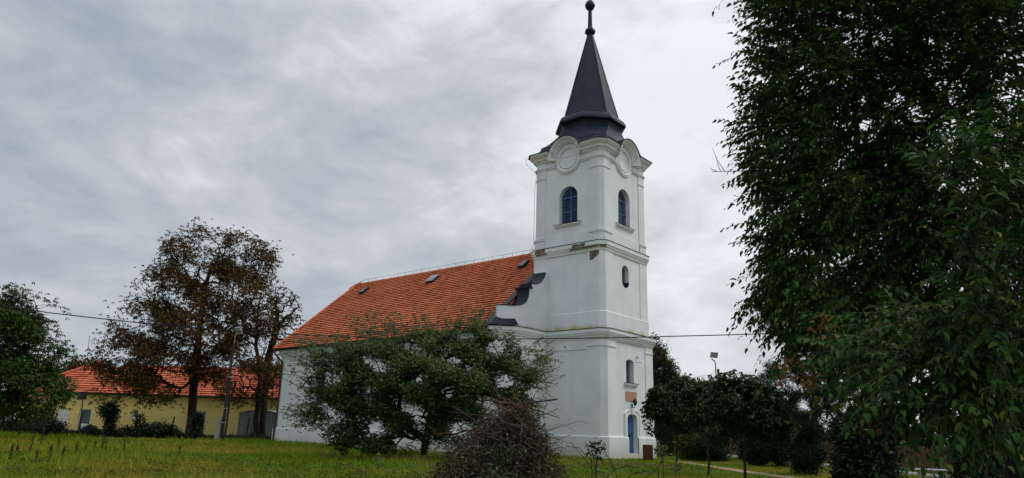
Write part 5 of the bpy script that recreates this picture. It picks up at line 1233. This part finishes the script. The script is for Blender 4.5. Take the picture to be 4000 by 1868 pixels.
# three clipped globe trees along the path
GL = [('clipped globe tree nearest the tower, leaning over the bin', 2638, 1819, 35, [(2650, 1590, 125, 105), (2570, 1620, 50, 75), (2690, 1530, 80, 50), (2610, 1540, 60, 40)]),
      ('middle clipped globe tree, its thin trunk between the other two', 2761, 1853, 28.5, [(2790, 1580, 120, 90), (2730, 1560, 60, 60), (2790, 1640, 110, 70)]),
      ('clipped globe tree with the widest dark crown, in front of the thujas', 2903, 1878, 24.5, [(2880, 1570, 130, 85), (2960, 1600, 130, 100), (2900, 1660, 140, 60), (3010, 1650, 70, 70), (2850, 1500, 60, 40)])]
for i, (lab, X, Yb, d, bl) in enumerate(GL):
    b_ = gat(X, d); b_[2] = ground_z(b_[0], b_[1])
    add_tree('globe_tree', lab, 'tree', b_, [b_ - [0, 0, .2], at(X + 4, 1740, d), at(X + 12, 1650, d)], [pblob(x, y, d, rx, ry) for x, y, rx, ry in bl], 420, 41 + i, M['bark'], LM['globe'],
             per=44, spread=.13, length=.12 if d > 30 else .105, width=.7, droop=.3, clus=dict(per=11, spread=.15, k=5, length=.12, width=.62, droop=.55, lump=.3, lf=2.2), alpha=.3, sub=.25, r_tip=.004, r_max=.055, power=.4, jit=.03, shell=.5, group='clipped globe trees along the path', flat=.5)
# thujas and shrubs on the right lawn
TJ = [('tall dark conical thuja behind the widest globe tree, right of the utility pole', 2985, 1806, 46, [(2985, 1520, 60, 60), (2985, 1600, 95, 75), (2990, 1690, 125, 80), (2985, 1765, 110, 50)], 700),
      ('stout dark thuja with narrow pruned foot, left one of the pair before the fence', 2955, 1825, 40, [(2950, 1740, 60, 60), (2958, 1790, 38, 35)], 260),
      ('stout dark thuja with narrow pruned foot, right one of the pair before the fence', 3045, 1826, 40, [(3050, 1730, 75, 70), (3045, 1790, 40, 35), (3070, 1640, 60, 60)], 320),
      ('ragged dark thuja nearer the camera, under the pine', 3150, 1856, 31, [(3150, 1760, 65, 70), (3150, 1830, 45, 40), (3140, 1670, 70, 60)], 360),
      ('dark ivy grown bush filling the gap left of the bench', 3390, 1880, 17.2, [(3380, 1740, 95, 90), (3370, 1840, 100, 70), (3420, 1650, 70, 60)], 520),
      ('very dark bush against the fence at the right edge', 3860, 1880, 21, [(3820, 1760, 90, 100), (3880, 1690, 140, 100), (3790, 1850, 80, 60), (3960, 1760, 80, 120)], 520)]
for i, (lab, X, Yb, d, bl, n_) in enumerate(TJ):
    b_ = gat(X, d)
    add_tree('thuja' if i < 4 else 'bush', lab, 'tree' if i < 4 else 'bush', b_, [b_ - [0, 0, .2], b_ + [0, 0, .5], at(X, bl[0][1], d)], [pblob(x, y, d, rx, ry) for x, y, rx, ry in bl], n_, 51 + i, M['bark_d'], LM['thuja'] if i < 4 else LM['ivy'],
             per=30, spread=.11, length=.10, width=.45, droop=.0, alpha=.3, sub=.3, r_tip=.004, r_max=.09, power=.42, jit=.03, shell=.55, flat=.2)
SH = [('yellowing shrub in the gap between the first two globe trunks', 2690, 1795, 45, [(2688, 1735, 42, 55), (2700, 1770, 40, 35)], LM['yell'], 200),
      ('dark green shrub behind the gap of the second and third globe trunks', 2790, 1800, 44, [(2780, 1745, 60, 50), (2800, 1790, 40, 30), (2745, 1760, 35, 45)], LM['thuja'], 260),
      ('dark shrub pressed behind the tower corner and bin', 2605, 1795, 50, [(2600, 1710, 50, 90), (2620, 1640, 60, 80)], LM['globe'], 300)]
for i, (lab, X, Yb, d, bl, lm_, n_) in enumerate(SH):
    b_ = gat(X, d); add_tree('shrub', lab, 'shrub', b_, [b_ - [0, 0, .2], b_ + [0, 0, .5]], [pblob(x, y, d, rx, ry) for x, y, rx, ry in bl], n_, 61 + i, M['bark_d'], lm_, per=24, spread=.14, length=.11, width=.5, droop=.2, alpha=.2, sub=.3, r_tip=.004, r_max=.05, power=.4, jit=.03, shell=.4)
# spruce and trees behind the tower
b_ = gat(2590, 66)
add_tree('spruce_tree', 'dark conifer with yellowing tips rising right behind the tower', 'tree', b_, [b_ - [0, 0, .2], at(2575, 1500, 66), at(2560, 1330, 66)], [pblob(2560, 1380, 66, 35, 60), pblob(2575, 1470, 66, 65, 75), pblob(2600, 1550, 66, 95, 80), pblob(2620, 1640, 66, 110, 80), pblob(2640, 1510, 66, 35, 40)], 700, 71, M['bark_d'],
         leaf_mat('spruce_sprays', [(0, (.008, .018, .009)), (1, (.018, .034, .015))], .1, .6, .2, patch=[(0, (.03, .045, .012)), (1, (.12, .105, .02))], pscale=.42), per=70, spread=.28, length=.22, width=.36, droop=.1, sub=.5, r_tip=.008, r_max=.2, shell=.5, flat=.3)
b_ = gat(2790, 70)
add_tree('garden_tree', 'low dark garden tree beyond the globe trees, below the floodlight mast', 'tree', b_, [b_ - [0, 0, .2], at(2790, 1600, 70)], [pblob(2740, 1570, 70, 110, 60), pblob(2870, 1560, 70, 100, 65), pblob(2790, 1650, 70, 190, 90), pblob(2930, 1640, 70, 120, 100)], 600, 72, M['bark_d'], LM['globe'], per=22, spread=.28, length=.22, width=.5, sub=.5, r_tip=.008, r_max=.2, shell=.4)
b_ = gat(1075, 86)
add_tree('spruce_tree', 'dark conifer far behind the house roof, left of the church corner', 'tree', b_, [b_ - [0, 0, .2], at(1075, 1500, 86), at(1075, 1420, 86)], [pblob(1075, 1470, 86, 75, 60), pblob(1080, 1560, 86, 100, 90), pblob(960, 1450, 88, 40, 35)], 420, 73, M['bark_d'], LM['thuja'], per=24, spread=.35, length=.28, width=.4, sub=.6, r_tip=.01, r_max=.2, shell=.5)
b_ = gat(300, 84)
add_tree('chestnut_tree', 'small chestnut top peeping over the left hip of the red house roof', 'tree', b_, [b_ - [0, 0, .2], at(300, 1500, 84), at(300, 1430, 84)], [pblob(300, 1420, 84, 40, 20), pblob(300, 1460, 84, 55, 35)], 80, 74, M['bark_d'], LM['chest'], per=16, spread=.4, length=.4, width=.35, droop=.5, sub=.6, r_tip=.02, r_max=.2)
# ivy clad posts and undergrowth before the house
for i, (lab, X, d, bl, n_) in enumerate([('slim dark ivy clad stump left of the white house door', 180, 56, [(185, 1620, 22, 35), (180, 1670, 35, 35), (215, 1670, 40, 22)], 130), ('dark ivy clad post right of the glazed house door', 425, 56, [(428, 1605, 26, 26), (432, 1650, 15, 50)], 120), ('low dark ivy mound left of the big chestnut trunk', 550, 56, [(550, 1655, 16, 38), (610, 1682, 65, 20), (500, 1688, 40, 18)], 200), ('thin ivy shoot right of the big chestnut trunk', 772, 57, [(772, 1660, 14, 45)], 60)]):
    b_ = gat(X, d); add_tree('ivy_stump', lab, 'ivy', b_, [b_ - [0, 0, .2], b_ + [0, 0, .8]], [pblob(x, y, d, rx, ry) for x, y, rx, ry in bl], n_, 81 + i, M['bark_d'], LM['ivy'], per=20, spread=.16, length=.15, width=.7, sub=.4, r_tip=.006, r_max=.1, shell=.3)
r = np.random.default_rng(90)
X = r.random(5200) * 1130 - 60; d = 57 + r.random(5200) * 2.4; Pu = np.array([gat(x, dd) for x, dd in zip(X, d)])
hmax = (.25 + .36 * np.clip(np.sin(X * .021) + .6 * np.sin(X * .057 + 1), 0, 1.4)) * np.where(X < 160, 1.9, 1) * np.where(X > 800, .45, 1); Pu[:, 2] += r.random(5200) * hmax
P3 = np.repeat(Pu, 7, 0) + r.normal(size=(5200 * 7, 3)) * .1; nm = r.normal(size=P3.shape) * .6; nm[:, 2] += .5; V, F = leaves_VF(P3, r.normal(size=P3.shape), nm, .11 + .07 * r.random(len(P3)), np.full(len(P3), .6), LEAF4)
o = np_mesh('undergrowth', V, F, LM['ivy']); tag(o, 'dark tangled undergrowth along the foot of the wire fence', 'undergrowth', kind='stuff')
# ================================================================== PINE and the NEAR TREE
b_ = gat(3395, 19); PD = 19
pn_ = thing('pine_tree', 'long needled dark pine behind the near tree, boughs reaching left against the sky', 'tree', b_)
blobs = [pblob(3010, 1215, PD, 75, 45), pblob(3120, 1150, PD, 120, 80), pblob(3080, 1290, PD, 90, 60), pblob(3080, 1480, PD, 100, 55), pblob(3200, 1400, PD, 130, 110), pblob(3300, 1250, PD, 130, 130), pblob(3150, 1590, PD, 90, 60), pblob(3280, 1560, PD, 130, 110), pblob(3450, 1400, PD + 1, 120, 170), pblob(3030, 1040, PD + .5, 60, 40), pblob(3020, 1430, PD, 40, 22)]
r = np.random.default_rng(101); bl = ob(pn_, blobs); P_ = blob_points(bl, 620, r, .4); tr = [local(pn_, p) for p in (b_ - [0, 0, .2], at(3400, 1650, PD), at(3405, 1400, PD), at(3410, 1150, PD), at(3400, 900, PD))]
A, Pr = grow(tr, P_, r, .1, .4, .05); branch_mesh('trunk', A, Pr, M['bark_d'], pn_, .006, .2, .5, 6)
ch = np.ones(len(A))
for i in range(len(A) - 1, 0, -1): ch[Pr[i]] += ch[i]
sel = np.where(ch < 9)[0]; sel = sel[sel > 0]; tw = np.concatenate([A[sel] * (1 - t) + A[Pr[sel]] * t for t in (0, .35, .7)]); k = 34; base = np.repeat(tw, k, 0) + r.normal(size=(len(tw) * k, 3)) * .06; ax = r.normal(size=base.shape); ax[:, 2] += .25; ax[:, 0] -= .3
V, F = leaves_VF(base, ax, r.normal(size=base.shape), .13 + .05 * r.random(len(base)), np.full(len(base), .10), NEEDLE); np_mesh('crown', V, F, LM['pine'], pn_)

b_ = gat(3930, 8.6); nt2 = thing('near_elm_tree', 'large dark leafy tree close by, filling the right side of the view', 'tree', b_)
ND = 7.5
blobs = [(3100, 120, ND, 150, 130), (3170, 330, ND, 200, 160), (3110, 600, ND, 155, 150), (3190, 800, ND, 190, 160), (3150, 960, ND, 130, 120), (3400, 120, ND, 260, 220), (3420, 500, ND + .5, 260, 260), (3480, 850, ND + .5, 260, 230), (3750, 200, ND, 260, 300), (3780, 650, ND, 250, 300), (3800, 1050, ND, 230, 260),
         (3400, 1130, ND + .5, 200, 130), (3090, 1110, ND, 95, 95), (3200, 1220, ND, 130, 90), (3330, 1320, ND + .3, 130, 80), (3890, 1330, ND, 170, 200), (3600, 1220, ND + .8, 170, 90), (3900, -150, ND, 400, 200), (3400, -150, ND, 350, 130), (3080, -110, ND, 150, 110), (4150, 700, ND, 200, 500), (3030, 430, ND, 85, 90), (3900, 1560, ND + .5, 120, 130)]
r = np.random.default_rng(111)
bl = ob(nt2, [pblob(x, y, d, rx, ry, ry=max(rx, 260)) for x, y, d, rx, ry in blobs]); P_ = blob_points(bl, 8000, r, .2)
tr = [local(nt2, p) for p in (b_ - [0, 0, .2], at(3925, 1500, 8.6), at(3900, 1000, 8.5), at(3860, 500, 8.4), at(3820, 0, 8.3), at(3800, -300, 8.3))]
A, Pr = grow(tr, P_[:2600], r, .15, .22, .025); branch_mesh('trunk', A, Pr, M['bark_d'], nt2, .0026, .17, .5, 6)
cen = local(nt2, at(3750, 600, ND + .3)); d_ = P_ - cen; d_[:, 2] *= .55; d_ /= np.linalg.norm(d_, axis=1)[:, None]; d_ = d_ + r.normal(size=d_.shape) * .45; d_[:, 2] -= .08
V, F, tn = sprays(P_, d_, r, .36, 14, .080, .5, .35, LEAF7, .2); crown = np_mesh('crown', V, F, LM['near'], nt2)
V, F = twig_VF(tn, .0035); np_mesh('twigs', V, F, M['bark'], nt2)
# lower boughs that come closer
bough = [(3680, 1430, 4.6, 240, 100), (3480, 1400, 4.8, 150, 60), (3290, 1365, 4.8, 110, 25), (3470, 1530, 4.6, 140, 40), (3620, 1270, 5.0, 170, 70), (3740, 1560, 4.4, 200, 80), (3850, 1300, 4.4, 200, 160), (3900, 900, 4.2, 160, 200), (3780, 640, 4.2, 130, 80)]
bl = ob(nt2, [pblob(x, y, d, rx, ry, ry=220) for x, y, d, rx, ry in bough]); P_ = blob_points(bl, 520, r, .3)
A, Pr = grow([local(nt2, p) for p in (at(3900, 1250, 7.0), at(3800, 1330, 6.0), at(3600, 1350, 5.0), at(3300, 1330, 4.8))], P_, r, .12, .2, .02); branch_mesh('low_bough', A, Pr, M['bark'], nt2, .0026, .03, .42, 6)
d_ = P_ - local(nt2, at(3950, 1300, 5.2)); d_ /= np.linalg.norm(d_, axis=1)[:, None]; d_ += r.normal(size=d_.shape) * .4; d_[:, 2] -= .1
V, F, tn = sprays(P_, d_, r, .36, 13, .072, .52, .4, LEAF7, .22); np_mesh('low_foliage', V, F, LM['near'], nt2); V, F = twig_VF(tn, .003); np_mesh('twigs', V, F, M['twig'], nt2)
pts = [at(2925, 1290, 4.8), at(3000, 1330, 4.8), at(3080, 1370, 4.8)]
# a bare twig and a few dead clusters
P_ = local(nt2, [at(x + r.normal() * 25, y + r.normal() * 25, 4.7 + r.normal() * .08) for x, y in [(3060, 1440)] * 5 + [(3150, 1460)] * 8 + [(3400, 1640)] * 9 + [(3210, 1290)] * 7 + [(3170, 1500)] * 4])
scatter_leaves('dead_clusters', P_, LM['dead'], nt2, r, 7, .035, .033, .6, .8, LEAF7)
mb = MB(); mb.tube([local(nt2, at(3060, 640, 7.3)), local(nt2, at(2910, 668, 7.3)), local(nt2, at(2780, 671, 7.3))], [.008, .005, .003], 4)
for a, b in (((2830, 668), (2783, 580)), ((2815, 668), (2800, 610)), ((2800, 670), (2775, 655))): mb.tube([local(nt2, at(*a, 7.3)), local(nt2, at((a[0] + b[0]) / 2 - 6, (a[1] + b[1]) / 2, 7.3)), local(nt2, at(*b, 7.3))], [.004, .003, .002], 4)
mb.build('bare_twig', M['bark'], nt2)

# ================================================================== BRUSH PILE, saplings, weeds in the foreground
BD = 14.0; b_ = gat(1925, BD); bp_ = thing('brush_pile', 'tall heap of cut branches with withered brown leaves in front of the fruit tree', 'brush pile', b_)
r = np.random.default_rng(121); axc = at(1990, 1868, BD) - b_
def cone_pts(n_, top=2.02, R_=1.42, p=.75, ex=.5):
    z = top * (1 - r.random(n_) ** .62); q = r.random(n_) * 6.283; rr = R_ * (1 - z / top) ** p * r.random(n_) ** ex * (1 + .22 * np.sin(2 * q + 1) + .16 * np.sin(3 * q + z * 3)) + .06; return np.stack([rr * np.cos(q) + .26 * z - .05, rr * np.sin(q), z], 1)
n_ = 2600; s_ = cone_pts(n_); d_ = r.normal(size=(n_, 3)); d_[:, 2] = np.abs(d_[:, 2]) * .3 - .25; rad2 = s_.copy(); rad2[:, 2] = 0; d_ += rad2 * .9; d_ /= np.linalg.norm(d_, axis=1)[:, None]
ln = .25 + .45 * r.random(n_) + 1.0 * (r.random(n_) < .12); tn = [s_ - d_ * (ln * .5)[:, None]]; cur = tn[0]; dd = d_.copy()
for k in range(6): dd = dd + r.normal(size=dd.shape) * .28; dd[:, 2] -= .10; dd /= np.linalg.norm(dd, axis=1)[:, None]; cur = cur + dd * (ln / 5)[:, None]; tn.append(cur)
V, F = twig_VF(tn, .008); np_mesh('twigs', V, F, M['twig'], bp_)
mb = MB()
for k in range(14):
    p = cone_pts(1)[0]; q = r.random() * 6.283; d2 = np.array([math.cos(q), math.sin(q), r.normal() * .35]); mb.tube([p - d2 * .8, p + r.normal(size=3) * .08, p + d2 * .7], [.016, .013, .007], 5)
mb.build('thick_branches', M['bark'], bp_)
P_ = cone_pts(2100, 2.0, 1.45, .75, .3); scatter_leaves('withered_leaves', P_, leaf_mat('withered_leaves', [(0, (.032, .025, .013)), (.5, (.075, .058, .028)), (.75, (.075, .085, .026)), (.9, (.16, .125, .06)), (1, (.30, .25, .13))], .2, .8, .1), bp_, r, 6, .06, .06, .6, .6, LEAF7)
P_ = cone_pts(12000, 2.0, 1.5, .75, .12); P_ = P_[(P_[:, 2] < 1.25) & (P_[:, 2] > .45) & (P_[:, 1] < -.25) & (np.sin(P_[:, 0] * 3 + 1) + np.sin(P_[:, 2] * 5) > -.35 + .9 * (P_[:, 2] - .6))]; scatter_leaves('green_leaves', P_, LM['pale'], bp_, r, 3, .05, .06, .7, .2, LEAF7)
st = local(bp_, [at(1990 + r.normal() * 40, 1610 + r.normal() * 25, BD + r.normal() * .15) for k in range(60)] + [at(1880 + r.normal() * 45, 1720 + r.normal() * 25, BD) for k in range(50)] + [at(2110 + r.normal() * 40, 1740 + r.normal() * 30, BD) for k in range(40)])
d_ = r.normal(size=st.shape); d_[:, 2] = np.abs(d_[:, 2]) * .8; V, F, tn = sprays(st, d_, r, .45, 9, .045, .6, .5, LEAF7, .5); np_mesh('dry_sprays', V, F, LM['dead'], bp_); V, F = twig_VF(tn, .006); np_mesh('curling_stems', V, F, M['twig'], bp_)
# saplings
def sapling(label, X, d, stems, leafm, n_leaf=8, size=.055, seed=1, name='sapling'):
    b_ = gat(X, d); o = thing(name, label, 'sapling', b_, 0, 'saplings sprouting in front of the tower'); rr = np.random.default_rng(seed); mb = MB(); LP = []
    for pts in stems:
        P_ = [np.array([0, 0, -.1])] + [local(o, at(x, y, d + .15 * rr.normal() * 0)) for x, y in pts] if pts[0][1] > 1700 else [local(o, at(x, y, d)) for x, y in pts]
        mb.tube(P_, list(np.linspace(.008, .003, len(P_))), 5)
        for i in range(len(P_) - 1):
            for t in rr.random(n_leaf): LP.append(P_[i] * (1 - t) + P_[i + 1] * t) if i >= len(P_) - 2 else None
    mb.build('stem', M['bark'], o)
    if LP and leafm: scatter_leaves('leaf_sprays', np.array(LP), leafm, o, rr, 2, .03, size, .6, .1, LEAF7)
sapling('leafless sapling with fine bare shoots left of the two leafy ones', 2330, 10, [[(2330, 1860), (2290, 1800), (2232, 1730)], [(2325, 1840), (2310, 1790), (2285, 1722)], [(2310, 1800), (2260, 1750), (2205, 1742)]], None, 4, .05, 5)
sapling('upright sapling with a cluster of round dark leaves before the tower wall', 2330, 9.5, [[(2331, 1860), (2330, 1790), (2322, 1722)], [(2331, 1850), (2316, 1775), (2308, 1750)]], LM['globe'], 16, .062, 6)
sapling('leaning leafy sapling pointing up left, right of the round leaved one', 2400, 9.5, [[(2410, 1860), (2385, 1800), (2362, 1765), (2354, 1730)]], LM['globe'], 12, .06, 7)
sapling('forked sapling with pale buds in front of the litter bin', 2585, 9, [[(2520, 1868), (2570, 1830), (2590, 1790), (2590, 1750)], [(2570, 1830), (2620, 1835), (2660, 1815)], [(2590, 1790), (2570, 1760), (2575, 1745)]], LM['pale'], 12, .055, 8)
sapling('low arching bramble shoots at the bottom below the tower', 2450, 8.5, [[(2370, 1868), (2400, 1835), (2450, 1820), (2500, 1830)], [(2450, 1868), (2480, 1845), (2530, 1850)], [(2300, 1868), (2340, 1840), (2380, 1858)]], LM['pale'], 10, .045, 9)
# fallen stick and a pale weed on the left
p, q = gpt(1300, 1822), gpt(1430, 1866); mb = MB(); mb.tube([(0, 0, .12), (np.array(q) - p) * .5 + [0, 0, .18], np.array(q) - p + [0, 0, .1]], [.02, .03, .035], 6); mb.tube([(np.array(q) - p) * .5 + [0, 0, .18], (np.array(q) - p) * .45 + [.25, -.2, .28]], .012, 4)
o = mb.build('fallen_stick', M['bark']); o.location = p; tag(o, 'dark fallen stick lying in the grass left of the brush pile', 'stick')
b_ = gpt(1475, 1850); o = thing('tall_weed', 'pale tall weed standing alone in the grass left of the brush pile', 'weed', b_); r = np.random.default_rng(5); mb = MB(); mb.tube([(0, 0, -.05), (.02, 0, .3), (-.06, 0, .62)], [.01, .008, .004], 5); mb.build('stem', M['twig'], o)
scatter_leaves('leaf_sprays', np.array([(.02 * math.sin(z * 9), 0, z) for z in np.linspace(.15, .6, 22)]), LM['pale'], o, r, 2, .03, .12, .3, -.4, LEAF7)
# brown dock seed heads in the left grass
DK = [(60, 1815), (30, 1835), (110, 1790), (240, 1820), (300, 1765), (330, 1772), (395, 1765), (365, 1770), (410, 1780), (290, 1800), (130, 1845), (150, 1760), (225, 1770), (180, 1850), (480, 1790), (700, 1790)]
r = np.random.default_rng(140); docks = []
for i in range(3):
    b0 = gpt(*DK[i]); o = thing('dock_stalk', 'dry brown dock seed stalk standing in the left foreground grass', 'weed', b0, 0, 'brown dock stalks in the left grass'); mb = MB(); hh = .55 + .12 * i
    mb.tube([(0, 0, -.05), (.02, .01, hh * .5), (.05 * (i - 1), 0, hh)], [.008, .006, .003], 4); mb.build('stem', M['twig'], o)
    P_ = np.array([(.05 * (i - 1) * t + r.normal() * .012, r.normal() * .012, hh * t) for t in np.linspace(.35, 1, 30)]); scatter_leaves('seed_head', P_, LM['dock'], o, r, 6, .02, .035, .7, .2, LEAF4); docks.append(o)
for i, (X, Y) in enumerate(DK[3:]):
    src = docks[i % 3]; c = src.copy(); COL.objects.link(c); g_ = gpt(X, Y); c.location = g_; c.rotation_euler = (0, 0, r.random() * 6.28); s_ = .8 + .4 * r.random(); c.scale = (s_, s_, s_)
    for ch_ in src.children: k = ch_.copy(); COL.objects.link(k); k.parent = c
